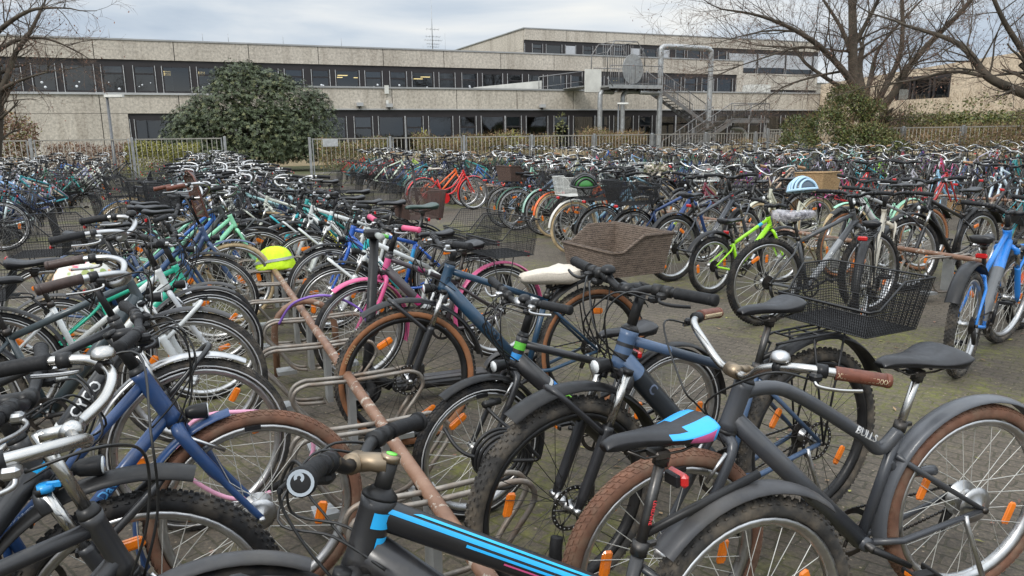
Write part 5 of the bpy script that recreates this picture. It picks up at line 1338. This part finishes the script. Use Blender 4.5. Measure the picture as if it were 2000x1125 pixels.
hero('L5b', 'white city bike with black wire basket between slate grey and mint bikes', .02, 4.72, 1, 3, typ='city', col=WHT, r=.34, bars='flat', bh=1.0, sh=.95, basket=dict(kind='wire', mat='wire_black', Lx=.36, Wy=.46, H=.25, low=.5, cell=.016), steer=R(8), fork=(.5, .52, .54), fend='full', fcol='plastic_grey', crank=.6)
hero('L6', 'small mint green children\'s bike with white fork and lettered frame', .08, 5.45, 1, 0, typ='kid', col=(.02, .40, .26), wb=.94, r=.29, tw=.044, kind='slick', bh=.93, sh=.74, fork=(.66, .68, .72), fend='full', fcol='plastic_grey', text=(('down', 'duo', .05, WHT, -1, .5),), down=.032, steer=R(-8), carrier=False, crank=1.9, light=False)
hero('L7', 'blue step-through bike with cream tyres and brown windscreen on the bars', .30, 6.7, 1, 2, typ='dutch', col=(.05, .085, .17), r=.35, tyre='cream', bh=1.12, sh=.93, screen=True, fend='full', fcol='frame', text=(('seat', 'EXCELSIOR', .03, WHT, -1, .5),), basket=dict(kind='wire', mat='wire_black', Lx=.38, Wy=.48, H=.26, low=.5, cell=.018), grip='leather', steer=R(10), barm='alu', crank=2.9)
hero('L8', 'dark blue low entry bike with black wire basket behind the windscreen bike', .1, 6.1, 1, -2, typ='city', col=(.02, .06, .15), basket=dict(kind='wire', mat='wire_black', Lx=.38, Wy=.48, H=.26, low=.5, cell=.018), steer=R(-12), bh=1.03, crank=.4, bars='flat')
# --- left-hand side of the second rack
G2 = 'bicycles at the second rack'
def hero_r(key, label, Dr, T, dev, wb=1.08, **kw):
    ang = TH+R(dev); d = V((cos(ang), sin(ang), 0)); p = dt(Dr, T)+d*wb/2
    BK[key] = bike(label, G2, p, ang, wb=wb, **kw)
hero_r('B1', 'bright blue and grey mountain bike with muddy knobby tyres and red rear light', 4.50, 3.05, 21, typ='mtb', col=(.02, .20, .62), r=.345, tw=.058, tyre='dusty', bands=(('down', .35, 1, (.11, .115, .12)),), text=(('down', 'CUBE', .06, (.03, .03, .035), -1, .62),), bh=1.02, sh=.90, ls=.40, down=.036, headr=.028, steer=R(-12), rdisc=True, fend='clip', crank=1.2)
hero('B1b', 'orange mountain bike half hidden behind the bright blue one', 6.05, 3.62, -1, 0, group=G2, typ='mtb', col=(.75, .11, .015), r=.35, fork=(.75, .11, .015), bh=1.0, sh=.9, steer=R(10), crank=.2)
hero_r('B2', 'silver and black mountain bike with white lettering and bagged saddle', 4.28, 4.62, -4, wb=1.1, typ='mtb', col=(.055, .058, .062), r=.365, tw=.055, bands=(('down', .3, 1., (.24, .25, .26)),), text=(('down', 'MARINE', .052, WHT, -1, .62),), bh=1.06, sh=.93, down=.027, fend='none', rdisc=True, steer=R(6), barw=.74, crank=.4, tail=False, light=False)
hero_r('B3', 'beige electric bike seen from behind with carrier and red light', 4.85, 4.15, 33, wb=1.12, typ='trek', frame='city', col=(.46, .42, .34), r=.355, tw=.05, kind='knob', bh=1.05, sh=.86, down=.04, bars='flat', barw=.72, carrier=True, steer=R(-8), susp=True, crank=2.4)
hero_r('B4', 'neon lime youth mountain bike with green and black saddle', 4.67, 5.79, 4, wb=.94, typ='kid', col=(.33, .72, .015), r=.285, tw=.05, bh=.86, sh=.74, ls=.30, text=(('down', 'HAIBIKE', .035, (.02, .03, .02), -1, .55),), bands=(('top', .2, .3, (.02, .35, .5)),), steer=R(-10), crank=.8, down=.026, light=False)
hero_r('B5', 'dark grey mountain bike with silver stripe beside the neon lime one', 4.72, 6.5, 8, wb=1.1, typ='mtb', col=(.05, .055, .065), r=.36, text=(('down', 'CONWAY', .045, (.6, .6, .6), -1, .5),), bands=(('head', .8, .95, (.6, .03, .03)),), fend='full', fcol='plastic_black', bh=1.1, sh=.94, down=.028, steer=R(8), crank=1.4)
hero_r('B6', 'dark blue mountain bike with neon yellow lettering and black crate basket', 4.68, 7.25, 5, wb=1.1, typ='trek', col=(.018, .05, .16), text=(('down', 'BOSS', .06, (.6, .8, .03), -1, .5),), bh=1.07, sh=.98, basket=dict(kind='wire', mat='wire_black', Lx=.42, Wy=.52, H=.26, low=.85, cell=.008, rad=.0014), steer=R(-6), down=.03, crank=.1)
hero_r('B7', 'black city bike with black crate basket beside the light blue one', 4.66, 7.95, 3, typ='city', col=BLK, bh=1.04, basket=dict(kind='wire', mat='wire_black', Lx=.40, Wy=.48, H=.25, low=.8, cell=.009, rad=.0014), steer=R(10), crank=2.)
hero_r('B8', 'light blue city bike with cream tyres and white wire basket', 4.66, 8.64, 2, typ='city', col=(.28, .48, .62), tyre='cream', fend='full', fcol=(.66, .64, .58), basket=dict(kind='wire', mat='wire_white', Lx=.36, Wy=.46, H=.24, low=.5, cell=.014, rad=.0013), bh=1.06, sadm='cloth_cream', steer=R(-4), crank=.9)
hero_r('B9', 'bright red dutch bike with red chain case and cream saddle', 4.5, 14.9, 2, wb=1.12, typ='dutch', col=(.60, .012, .014), fend='full', fcol='frame', case='frame', sadm='cloth_cream', bh=1.1, steer=R(4), crank=.5, barm='alu')
hero_r('B10', 'orange low entry bike directly beside the bright red one', 4.62, 15.65, 2, wb=1.08, typ='city', col=(.8, .13, .015), fend='full', fcol='plastic_black', bh=1.06, steer=R(-8), crank=1.5)
hero('B11', 'silver grey mountain bike with tan sidewalls and dark lettering at the second rack', 6.45, 5.85, -1, -6, group=G2, wb=1.12, typ='mtb', tyre='tan', col=(.38, .385, .38), fork=BLK, r=.365, bh=1.06, sh=1.0, text=(('down', 'BULLS', .06, (.02, .02, .02), 1, .5),), steer=R(10), down=.03, barw=.72, sadm='plastic_grey', crank=1.1)
hero('B12', 'mint green dutch bike with mint mudguards and cream tyres behind the silver one', 7.3, 6.55, -1, 0, group=G2, typ='dutch', tyre='cream', col=(.30, .60, .42), fend='full', fcol='frame', bh=1.12, steer=R(-8), barm='plastic_black', crank=.3)
hero('B13', 'black mountain bike with very wide bar left of the lettered silver grey one', 6.5, 5.05, -1, 4, group=G2, wb=1.12, typ='mtb', col=BLK, r=.365, bh=1.09, sh=.98, barw=.76, steer=R(-14), crank=2.1)
hero('J', 'white and turquoise mountain bike with brown school basket behind the blue lime one', .98, 7.0, -1, 4, typ='trek', col=WHT, bands=(('down', .3, .6, (.03, .36, .42)), ('head', .2, .8, (.03, .36, .42))), basket=dict(kind='wire', mat='wire_brown', Lx=.40, Wy=.50, H=.27, low=.5, cell=.011, rad=.0022), steer=R(-9), bh=1.05, crank=.7)
hero('K', 'white mountain bike with yellow lettering on a black down tube', .9, 7.65, -1, 0, typ='mtb', col=WHT, bands=(('down', .2, .9, BLK),), text=(('down', 'TREMOR', .05, (.75, .7, .03), 1, .5),), steer=R(12), bh=1.06, crank=2.)
hero('K2', 'black mountain bike with turquoise fork behind the yellow lettered one', .85, 8.2, -1, 3, typ='mtb', col=BLK, fork=(.03, .40, .45), steer=R(-7), bh=1.08, crank=1.)
# ------------------------------------------------------------------ the rest of the yard: copies of a set of model bicycles
for D_, T0_, T1_, lb in ((.64, 8.9, 16.5, 'rusty pipe rack buried in bicycles, behind the open foreground rack'), (.64, 17.2, 25, 'rusty pipe rack buried in bicycles near the gate gap'),
                         (6.45, 1.6, 9.4, 'rusty brown pipe rack behind the bright blue and silver mountain bikes'), (6.45, 10.1, 18, 'pipe rack behind the bright red dutch bike'), (6.45, 18.7, 26, 'pipe rack by the fence behind the red and orange bikes'),
                         (12.3, 4, 12, 'pipe rack in the third aisle, nearer half'), (12.3, 12.7, 20.7, 'pipe rack in the third aisle, farther half'), (-3.8, 12, 20, 'pipe rack at the left edge of the yard')):
    bike_rack(lb, D_, T0_, T1_, detailed=False, h=.42)
random.seed(23)
COLS = [('black', (.016, .016, .018), 20), ('anthracite', (.05, .052, .057), 9), ('silver grey', (.34, .35, .36), 7), ('white', (.64, .65, .63), 8), ('navy blue', (.02, .04, .12), 8), ('mid blue', (.03, .14, .42), 6),
        ('pale blue', (.27, .44, .56), 8), ('teal', (.02, .26, .29), 6), ('mint green', (.27, .55, .40), 9), ('dark green', (.015, .09, .05), 4), ('lime green', (.33, .66, .04), 2), ('red', (.46, .02, .02), 2), ('wine red', (.15, .015, .03), 3), ('pink', (.62, .12, .28), 2), ('orange', (.75, .13, .02), 1), ('cream', (.56, .48, .34), 5), ('purple', (.16, .05, .24), 2), ('brown', (.12, .06, .035), 3)]
CB = dict(kind='wire', mat='wire_black', Lx=.38, Wy=.46, H=.25, low=.5, cell=.02, rad=.0016)
def bk(**k): d = dict(CB); d.update(k); return d
PROTO_SPECS = [   # words, spec, weight
    ('mountain bike', dict(typ='mtb', steer=R(8)), 7), ('mountain bike with raised mudguards', dict(typ='mtb', fend='clip', fcol='plastic_grey', tyre='dusty', steer=R(-10), bars='flat'), 5),
    ('trekking bike with carrier', dict(typ='trek', steer=R(-6)), 7), ('trekking bike with black wire basket', dict(typ='trek', basket=bk(), steer=R(9)), 7),
    ('city bike with silver swept bars', dict(typ='city', barm='chrome', stemm='chrome', steer=R(12)), 9), ('city bike with black wire basket', dict(typ='city', barm='alu', basket=bk(Wy=.5), steer=R(-8)), 9),
    ('city bike with brown wicker basket', dict(typ='city', barm='chrome', stemm='chrome', grip='leather', tyre='cream', basket=dict(kind='wicker', mat='wicker_brown', Lx=.38, Wy=.48, H=.26, low=.55), steer=R(5), sadm='leather'), 5),
    ('dutch bike with silver bars', dict(typ='dutch', barm='chrome', stemm='chrome', steer=R(-14), fend='full', fcol='frame'), 8), ('dutch bike with tan wicker basket', dict(typ='dutch', barm='chrome', stemm='chrome', tyre='cream', fcol='frame', basket=dict(kind='wicker', mat='wicker_tan', Lx=.36, Wy=.46, H=.25, low=1.), grip='leather_tan', sadm='leather_tan', steer=R(7)), 4),
    ('dutch bike with black mesh basket', dict(typ='dutch', barm='alu', tyre='cream', basket=bk(H=.27, cell=.014), steer=R(3), fcol='frame'), 6), ('city bike with white wire basket', dict(typ='city', barm='chrome', stemm='chrome', tyre='cream', basket=bk(mat='wire_white'), steer=R(-5), fcol=(.62, .6, .55)), 2),
    ('dutch bike with brown crate', dict(typ='dutch', barm='chrome', stemm='chrome', basket=bk(mat='wire_brown', low=1., cell=.03, rad=.005, Lx=.32, Wy=.42), steer=R(11)), 3), ('small youth bike', dict(typ='kid', steer=R(15)), 4),
    ('low frame bike with flat bars', dict(typ='city', bars='flat', barm='plastic_black', grip='leather_tan', steer=R(-9), fcol='frame'), 6), ('bike with front basket', dict(typ='city', barm='chrome', stemm='chrome', front_basket=bk(Lx=.26, Wy=.34, H=.22, low=1.), tyre='cream', steer=R(6)), 3)]
PROTO, MERGED, USEDP = [], [], set()
for i, (w_, spec, wt) in enumerate(PROTO_SPECS):
    spec = dict(spec); spec.setdefault('crank', i*.9)
    r_, G_ = bike('', '', V((0, 0, 0)), 0., col=(.1, .1, .1), **spec); PROTO.append(r_)
def merge_tree(root):
    mb = MB()
    def rec(o, m_):
        for ch in kids(o):
            mm = m_ @ ch.matrix_local
            me = ch.data
            if ch.name.split('.')[0] not in ('lettering',):
                vs = [mm @ v.co for v in me.vertices]
                base = len(mb.v); mb.v.extend([tuple(v) for v in vs]); mp_ = [mb.mi(mt) for mt in me.materials]
                for p in me.polygons:
                    mb.f.append(tuple(i+base for i in p.vertices)); mb.m.append(mp_[p.material_index]); mb.s.append(p.use_smooth)
            rec(ch, mm)
    rec(root, M.Identity(4)); return mb
MERGED = [None]*len(PROTO); MERGED_MB = [None]*len(PROTO)
def merged(i):
    if MERGED[i] is None: MERGED_MB[i] = merge_tree(PROTO[i]); MERGED[i] = MERGED_MB[i].mesh('bicycle')
    return MERGED[i]
LABELS = set()
ROWN = {-3.8: 'left edge rack', -1.9: 'lamp post row', .64: 'front rack', 6.45: 'second rack', 12.3: 'third rack', 18.1: 'fourth rack', 23.9: 'fifth rack'}
def inview(p):
    x = p.x; y = p.y
    return y > .8 and -.76*y-1.2 < x < .735*y+1.2
slots = []
def row(Dr, side, T0, T1, step, jit=.12, off=.42, skip=()):
    T = T0
    while T < T1:
        if not any(a < T < b for a, b in skip): slots.append((Dr, side, T+random.uniform(-jit, jit)))
        T += step*random.uniform(.8, 1.25)
row(.64, -1, 8.7, 29.5, .46); row(.64, 1, 7.35, 29.5, .46)
row(6.45, 1, 9.25, 28.5, .47, skip=((13.5, 16.2),)); row(6.45, -1, 1.8, 29, .52, skip=((3.2, 7.0),))
row(-3.8, -1, 11., 29.5, .5); row(-3.8, 1, 18, 29.5, .7); row(-1.9, 1, 20, 30, .8)
row(12.3, 1, 3., 29.5, .55); row(12.3, -1, 5., 29.5, .58)
row(18.1, 1, 7, 29.5, .62); row(18.1, -1, 9, 29.5, .62)
row(23.9, 1, 12, 29.5, .66); row(23.9, -1, 14, 29.5, .7)
cand = []
for Dr, side, T in slots:
    Df = Dr-side*(random.uniform(-.25, .5) if (Dr < 1 and T > 6) else random.uniform(.1, .6)); p = dt(Df, T)
    if inview(p): cand.append((p.length, Dr, side, T, Df))
cand.sort()
N_IND = 300-len(BK)
near = cand[:N_IND]; far = cand[N_IND:]
wts = [w for *_, w in PROTO_SPECS]; cw = [c[2] for c in COLS]
stuff = MB()
used = [0]*len(PROTO)
n_full = 0
for idx, (dist, Dr, side, T, Df) in enumerate(near+far):
    ind = idx < N_IND
    zone = 'near end' if T < 12 else ('middle' if T < 20.5 else 'far end')
    side_w = 'showing its rear' if side > 0 else 'showing its front'
    for attempt in range(60):
        i = random.choices(range(len(PROTO)), wts)[0]; cname, c, _ = random.choices(COLS, cw)[0]
        if dist > 13 and attempt < 20 and random.random() < .45: cname, c, _ = random.choice((COLS[0], COLS[0], COLS[1], COLS[2], COLS[4]))
        if Dr < 1 and (i in (6, 8, 11) or cname in ('red', 'orange', 'pink', 'purple', 'lime green', 'wine red')): continue
        if Dr == .64 and side > 0 and T < 16 and random.random() < .6: i = random.choice((3, 5, 9, 5))
        if Dr > 10 and random.random() < .5: i = random.choice((7, 8, 9, 6, 4, 5, 9, 5, 3))
        lab = '%s %s %s, %s of %s' % (cname, PROTO_SPECS[i][0], side_w, zone, ROWN[Dr])
        if lab not in LABELS: break
    if len(lab.split()) > 16: lab = lab.replace('with raised mudguards', 'with mudguards')
    if len(lab.split()) > 16: lab = lab.replace(' with ', ', ', 1)
    if ind: LABELS.add(lab)
    c = tuple(max(.008, x*random.uniform(.85, 1.15)) for x in c)
    wb = PROTO_SPECS[i][1].get('wb', .94 if PROTO_SPECS[i][1].get('typ') == 'kid' else 1.08)
    dev = random.gauss(0, 8)+(4 if side > 0 else 3)
    p, ang = rel(Df, T, dev, side, wb)
    mat = M.Translation(p) @ M.Rotation(ang, 4, 'Z') @ M.Rotation(R(random.gauss(0, 4.5)), 4, 'X')
    mat = mat @ M.Scale(random.uniform(.96, 1.04), 4)
    grp = 'bicycles at the '+ROWN[Dr]
    if not ind:
        merged(i); src = MERGED_MB[i]; base = len(stuff.v); cm = colmat(c)
        if idx % 2: continue
        mp_ = [stuff.mi(cm if m_.name.startswith('paint') else m_) for m_ in src.mats]
        stuff.v.extend([tuple(mat @ V(v)) for v in src.v]); 
        stuff.f.extend([tuple(k+base for k in f) for f in src.f]); stuff.m.extend([mp_[k] for k in src.m]); stuff.s.extend(src.s)
        continue
    if dist < 13.5:
        o = PROTO[i] if False else copy_tree(PROTO[i], None, c); n_full += 1
        o.matrix_world = mat
        for ch in kids(o):      # turn each handlebar a little differently
            pass
    else:
        o = bpy.data.objects.new('bicycle', merged(i)); col.objects.link(o); o.matrix_world = mat; o.color = (*c, 1)
    tag(o, lab, 'bicycle', grp)
print('individual', len(near), 'full', n_full, 'stuff', len(far)//2)
if stuff.v: tag(stuff.build('bicycles'), 'dense far rows of mixed bicycles under the fence', 'bicycles', kind='stuff')
for o in PROTO:
    for ch in list(o.children_recursive): bpy.data.objects.remove(ch)
    bpy.data.objects.remove(o)
# ------------------------------------------------------------------ things lying on, hung on and standing among the bicycles
def helmet(label, p, rz, c1, c2, s=1., tilt=0., ribs=True):
    r_ = empty('helmet', label, 'helmet', mat=M.Translation(p) @ M.Rotation(rz, 4, 'Z') @ M.Rotation(tilt, 4, 'X'))
    def dome(mb, sx, sy, sz, mat, a0=0., a1=2*pi, n=20, m=7):
        rings = []
        for j in range(m+1):
            e = pi/2*j/m; rings.append([V((sx*cos(e)*cos(a0+(a1-a0)*k/n), sy*cos(e)*sin(a0+(a1-a0)*k/n), sz*sin(e))) for k in range(n)])
        mb.loft(rings, mat)
    q = MB(); dome(q, .125*s, .098*s, .11*s, colmat(c2)); q.build('shell', r_)
    if ribs:
        q = MB()
        for y in (-.075, -.045, -.015, .015, .045, .075):
            k = math.sqrt(1-(y/.105)**2); q.tube(catmull([(-.135*k*s, y*s*1.05, .0), (-.10*k*s, y*s, .075*k*s), (0, y*s*.95, .122*k*s), (.10*k*s, y*s, .075*k*s), (.14*k*s, y*s*1.05, .0)], 5), .0105*s, colmat(c1), 8, flat=1.1)
        q.tube([(.137*s*cos(2*pi*k/24), .108*s*sin(2*pi*k/24), .0) for k in range(24)], .013*s, colmat(c1), 8, closed=True)
        q.build('rib', r_)
    q = MB()
    for y in (-1, 1): q.tube(catmull([(.05, y*.09, 0), (.02, y*.07, -.09), (0, .0, -.13)], 4), .004, 'cable', 4); q.tube(catmull([(-.06, y*.085, 0), (.02, y*.07, -.09)], 4), .004, 'cable', 4)
    q.build('strap', r_)
    return r_
# neon rain cover over a helmet, resting on the rack pipe
r_ = empty('helmet_cover', 'neon yellow helmet rain cover with grey reflective band on the rack pipe', 'helmet cover', mat=M.Translation(dt(.66, 6.85, .40)) @ M.Rotation(R(15), 4, 'Z') @ M.Rotation(R(-8), 4, 'X'))
q = MB(); rings = []
rr = random.Random(2)
for j in range(12):
    e = -.25+(pi/2+.25)*j/11; ring = []
    for k in range(36):
        a_ = 2*pi*k/36; w_ = 1+.03*sin(5*a_+j*.9)*cos(e)+.018*sin(11*a_-j*1.3)
        ring.append(V((.155*max(cos(e), .0)**.8*cos(a_)*w_*1.12, .135*max(cos(e), 0)**.8*sin(a_)*w_, .19*sin(e)*(1 if sin(e) > 0 else .3)+.03+.006*sin(6*a_+j))))
    rings.append(ring)
q.loft(rings, 'neon_cloth'); q.build('cover', r_)
q = MB(); n_ = 26; v = []
for k in range(n_+1):
    a_ = R(-175)+R(170)*k/n_; e0 = .12+.32*k/n_
    for de in (0, .14):
        e = e0+de; v.append(V((.180*max(cos(e), 0)**.8*cos(a_), .142*max(cos(e), 0)**.8*sin(a_), .19*sin(e)+.034)))
q.add(v, [(2*k, 2*k+2, 2*k+3, 2*k+1) for k in range(n_)], 'cloth_grey', True); q.build('reflective_band', r_)
def saddle_top(key): 
    o, G_ = BK[key]; return o.matrix_world @ (G_['SP']+V((.01, 0, .075))), o.matrix_world.to_euler().z
def cover(label, key, mat, tail=False, s=1.06):
    p, rz = saddle_top(key); r_ = empty('saddle_cover', label, 'saddle cover', mat=M.Translation(p) @ M.Rotation(rz, 4, 'Z'))
    q = MB(); rings = []; rr = random.Random(4)
    for x, w, t, b in ((.165, .012, -.01, -.03), (.15, .028, .004, -.05), (.06, .045, .012, -.065), (-.03, .078, .012, -.07), (-.10, .108, .024, -.075), (-.14, .095, .02, -.07), (-.165, .05, -.0, -.05)):
        ring = []
        for j in range(18):
            a_ = 2*pi*j/18; ring.append(V((x*s, w*math.copysign(abs(cos(a_))**.8, cos(a_))*(1+.05*sin(7*a_+x*60))*s, (t-.016*abs(cos(a_))**2 if sin(a_) >= -.05 else b*abs(sin(a_))**.5)+.004*sin(x*90+5*a_))))
        rings.append(ring)
    q.loft(rings, mat); q.build('cover', r_)
    if tail:
        q = MB(); q.add([(-.12, -.085, -.05), (-.09, -.09, -.05), (-.085, -.10, -.17), (-.10, -.105, -.3), (-.12, -.10, -.3), (-.125, -.095, -.17)], [(0, 1, 2, 5), (5, 2, 3, 4)], mat); q.build('drawstring', r_)
    return r_
simple('cloth_dots', (.58, .52, .44), .85)
cover('cream dotted cloth cover over the saddle of the dark blue wicker basket bike', 'F', 'cloth_cream', True)
cover('crumpled clear plastic bag over the saddle of the white lettered silver bike', 'B2', 'plastic_bag', s=1.15)
helmet('light blue helmet with dark vents hung among black handlebars', at(1567, 372, .98), R(20), (.40, .58, .72), (.05, .08, .11), 1.15, R(-12))
helmet('black helmet with green flashes resting on the pale blue bike\'s handlebar', at(1140, 362, 1.0), R(10), (.018, .02, .02), (.05, .22, .05), 1.1, R(10))
# kick scooter
fx, fy = dt(.86, 4.17).xy
sc_ = empty('kick_scooter', 'black folding kick scooter with tall black stem and grey grips beside the rack', 'scooter', mat=M.Translation((fx, fy, 0)) @ M.Rotation(TH+pi-R(4), 4, 'Z') @ M.Rotation(R(2), 4, 'X'))
q = MB(); q.tube([(0, 0, .18), (-.03, 0, .32), (-.10, 0, 1.0)], [.03, .032, .026], 'plastic_black', 14); q.build('stem', sc_)
q = MB(); q.tube([(-.10, -.2, 1.03), (-.10, .2, 1.03)], .014, 'plastic_black', 10); q.box((-.09, 0, 1.03), (.09, .12, .05), 'plastic_black', None, .012); hb_ = q.build('handlebar', sc_)
for y in (-1, 1):
    q = MB(); q.tube([(-.10, y*.13, 1.03), (-.10, y*.25, 1.03)], [.018, .0195], 'cloth_grey', 12); q.build('grip', hb_)
q = MB(); q.box((-.46, 0, .11), (.62, .15, .05), 'plastic_black', None, .015); q.box((-.46, 0, .139), (.56, .13, .006), 'plastic_grey'); q.tube([(-.15, 0, .11), (-.07, 0, .16), (-.01, 0, .24)], .032, 'plastic_black', 8); q.build('deck', sc_)
for x in (.02, -.86):
    q = MB(); q.rev([(.11, -.018), (.11, .018), (.085, .022), (.085, -.022)], (x, 0, .11), 'rubber', 26); q.rev([(.084, -.015), (.084, .015), (.02, .02), (.02, -.02)], (x, 0, .11), 'plastic_grey', 18); q.build('wheel', sc_)
q = MB(); fender_mb(q, .112, .045, R(25), R(170), 'plastic_grey', .012); o = q.build('mudguard', sc_, mat=M.Translation((-.86, 0, .11)))
q = MB(); q.tube([(.02, -.03, .11), (-.0, -.03, .2)], .01, 'plastic_black', 6); q.tube([(.02, .03, .11), (-.0, .03, .2)], .01, 'plastic_black', 6); q.build('fork', sc_)
p = dt(4.15, 14.1); s2 = copy_tree(sc_); s2.matrix_world = M.Translation(p) @ M.Rotation(TH-R(10), 4, 'Z'); tag(s2, 'small black scooter standing by the bright red dutch bike', 'scooter')
# locks
def lock(label, pts, r, mat, closed=False, head=None):
    q = MB(); q.tube(catmull(pts, 8, closed), r, mat, 8, closed=closed)
    if head is not None: q.tube([V(head[0]), V(head[1])], r*1.9, 'plastic_black', 10)
    return tag(q.build('cable_lock'), label, 'lock')
LK = lambda D, T, z: tuple(dt(D, T, z))
simple('lock_pink', (.62, .3, .42), .45); simple('lock_purple', (.2, .1, .42), .4)
lock('pink cable lock looped through the wheel beside the wire holders', [LK(.02, 2.98, .52), LK(.30, 2.98, .46), LK(.38, 2.98, .30), LK(.25, 2.99, .16), LK(.05, 3.0, .14), LK(-.12, 3.0, .3), LK(-.10, 2.99, .46)], .009, 'lock_pink', True, (LK(.2, 2.99, .15), LK(.34, 2.99, .22)))
lock('purple cable lock arching over the rack beside the pink mudguard', [LK(.45, 4.75, .42), LK(.55, 4.7, .56), LK(.75, 4.62, .60), LK(.95, 4.6, .48), LK(.98, 4.6, .3)], .008, 'lock_purple')
coil = []
for k in range(60):
    a_ = k/60*2*pi*4.2; coil.append(LK(.98+.10*cos(a_), 2.30+.0022*k, .40+.10*sin(a_)))
lock('black coiled spiral lock hanging on the rack in the middle', [LK(.80, 2.5, .5), LK(.86, 2.4, .42)]+coil+[LK(1.02, 2.5, .5), LK(.98, 2.56, .55)], .0075, 'plastic_black', False, (LK(.98, 2.54, .55), LK(1.06, 2.58, .54)))
lock('thick black fabric chain lock standing up from the rack', [LK(.88, 1.72, .02), LK(.90, 1.74, .2), LK(.89, 1.75, .36), LK(.90, 1.76, .42)], .019, 'grip_black')
# fallen leaves
q = MB(); rl = random.Random(5)
for k in range(900):
    D_, T_ = rl.uniform(-3, 8), rl.uniform(1, 14); p = dt(D_, T_, .006); a_ = rl.uniform(0, 6.28); d = V((cos(a_), sin(a_), rl.uniform(0, .25)))
    leaf(q, p, d, rl.uniform(.02, .05), rl.uniform(.012, .028), rl.choice(('twig_brown', 'leaf_yellow', 'twig_red')), V((0, 0, 1)))
tag(q.build('leaf_litter'), 'scattered small fallen leaves on the mossy paving', 'leaves', kind='stuff')
r_ = helmet('white helmet with pink and green flower print hung between the handlebars at the left', at(165, 552, .95), R(35), (.7, .7, .66), (.7, .7, .66), 1., R(-14), ribs=False)
for ch in kids(r_):
    if ch.name.startswith('shell'): ch.data.materials[0] = MATS['cloth_floral']

# a blue bag in a basket and a flower garland
def basket_of(key):
    o, G_ = BK[key]
    for ch in kids(o):
        if ch.name.startswith('basket'): return o.matrix_world @ ch.matrix_local
simple('bag_blue', (.03, .16, .46), .6, var=.3, vscale=14)
mt_ = basket_of('L7'); rb = random.Random(9); q = MB(); rings = []
for j in range(9):
    e = -pi/2+pi*j/8; rings.append([V((.13*max(.05, cos(e))*cos(2*pi*k/20)*(1+.10*sin(3*k+j*2)), .17*max(.05, cos(e))*sin(2*pi*k/20)*(1+.10*sin(2*k-j)), .125+.12*sin(e)+.012*sin(k*2.1+j))) for k in range(20)])
q.loft(rings, 'bag_blue'); o = q.build('cloth_bag'); o.matrix_world = mt_; tag(o, 'crumpled blue cloth bag lying in a black wire basket at the left', 'bag')
o7, G7 = BK['B7']; c7 = o7.matrix_world @ (G7['HT']+V((.02, 0, .2))); q = MB()
for k in range(240):
    t = rb.uniform(-.24, .24); p = c7+W*t+V((0, 0, .02+.05*cos(t*6)))+V((rb.gauss(0, .03), rb.gauss(0, .03), rb.gauss(0, .03)))
    d = V((rb.uniform(-1, 1), rb.uniform(-1, 1), rb.uniform(-.3, 1))).normalized(); leaf(q, p, d, .05, .035, rb.choice(('cloth_cream', 'cloth_cream', 'leaf_young')))
tag(q.build('flower_garland'), 'garland of cream artificial flowers wound round a handlebar behind the black crates', 'flowers')
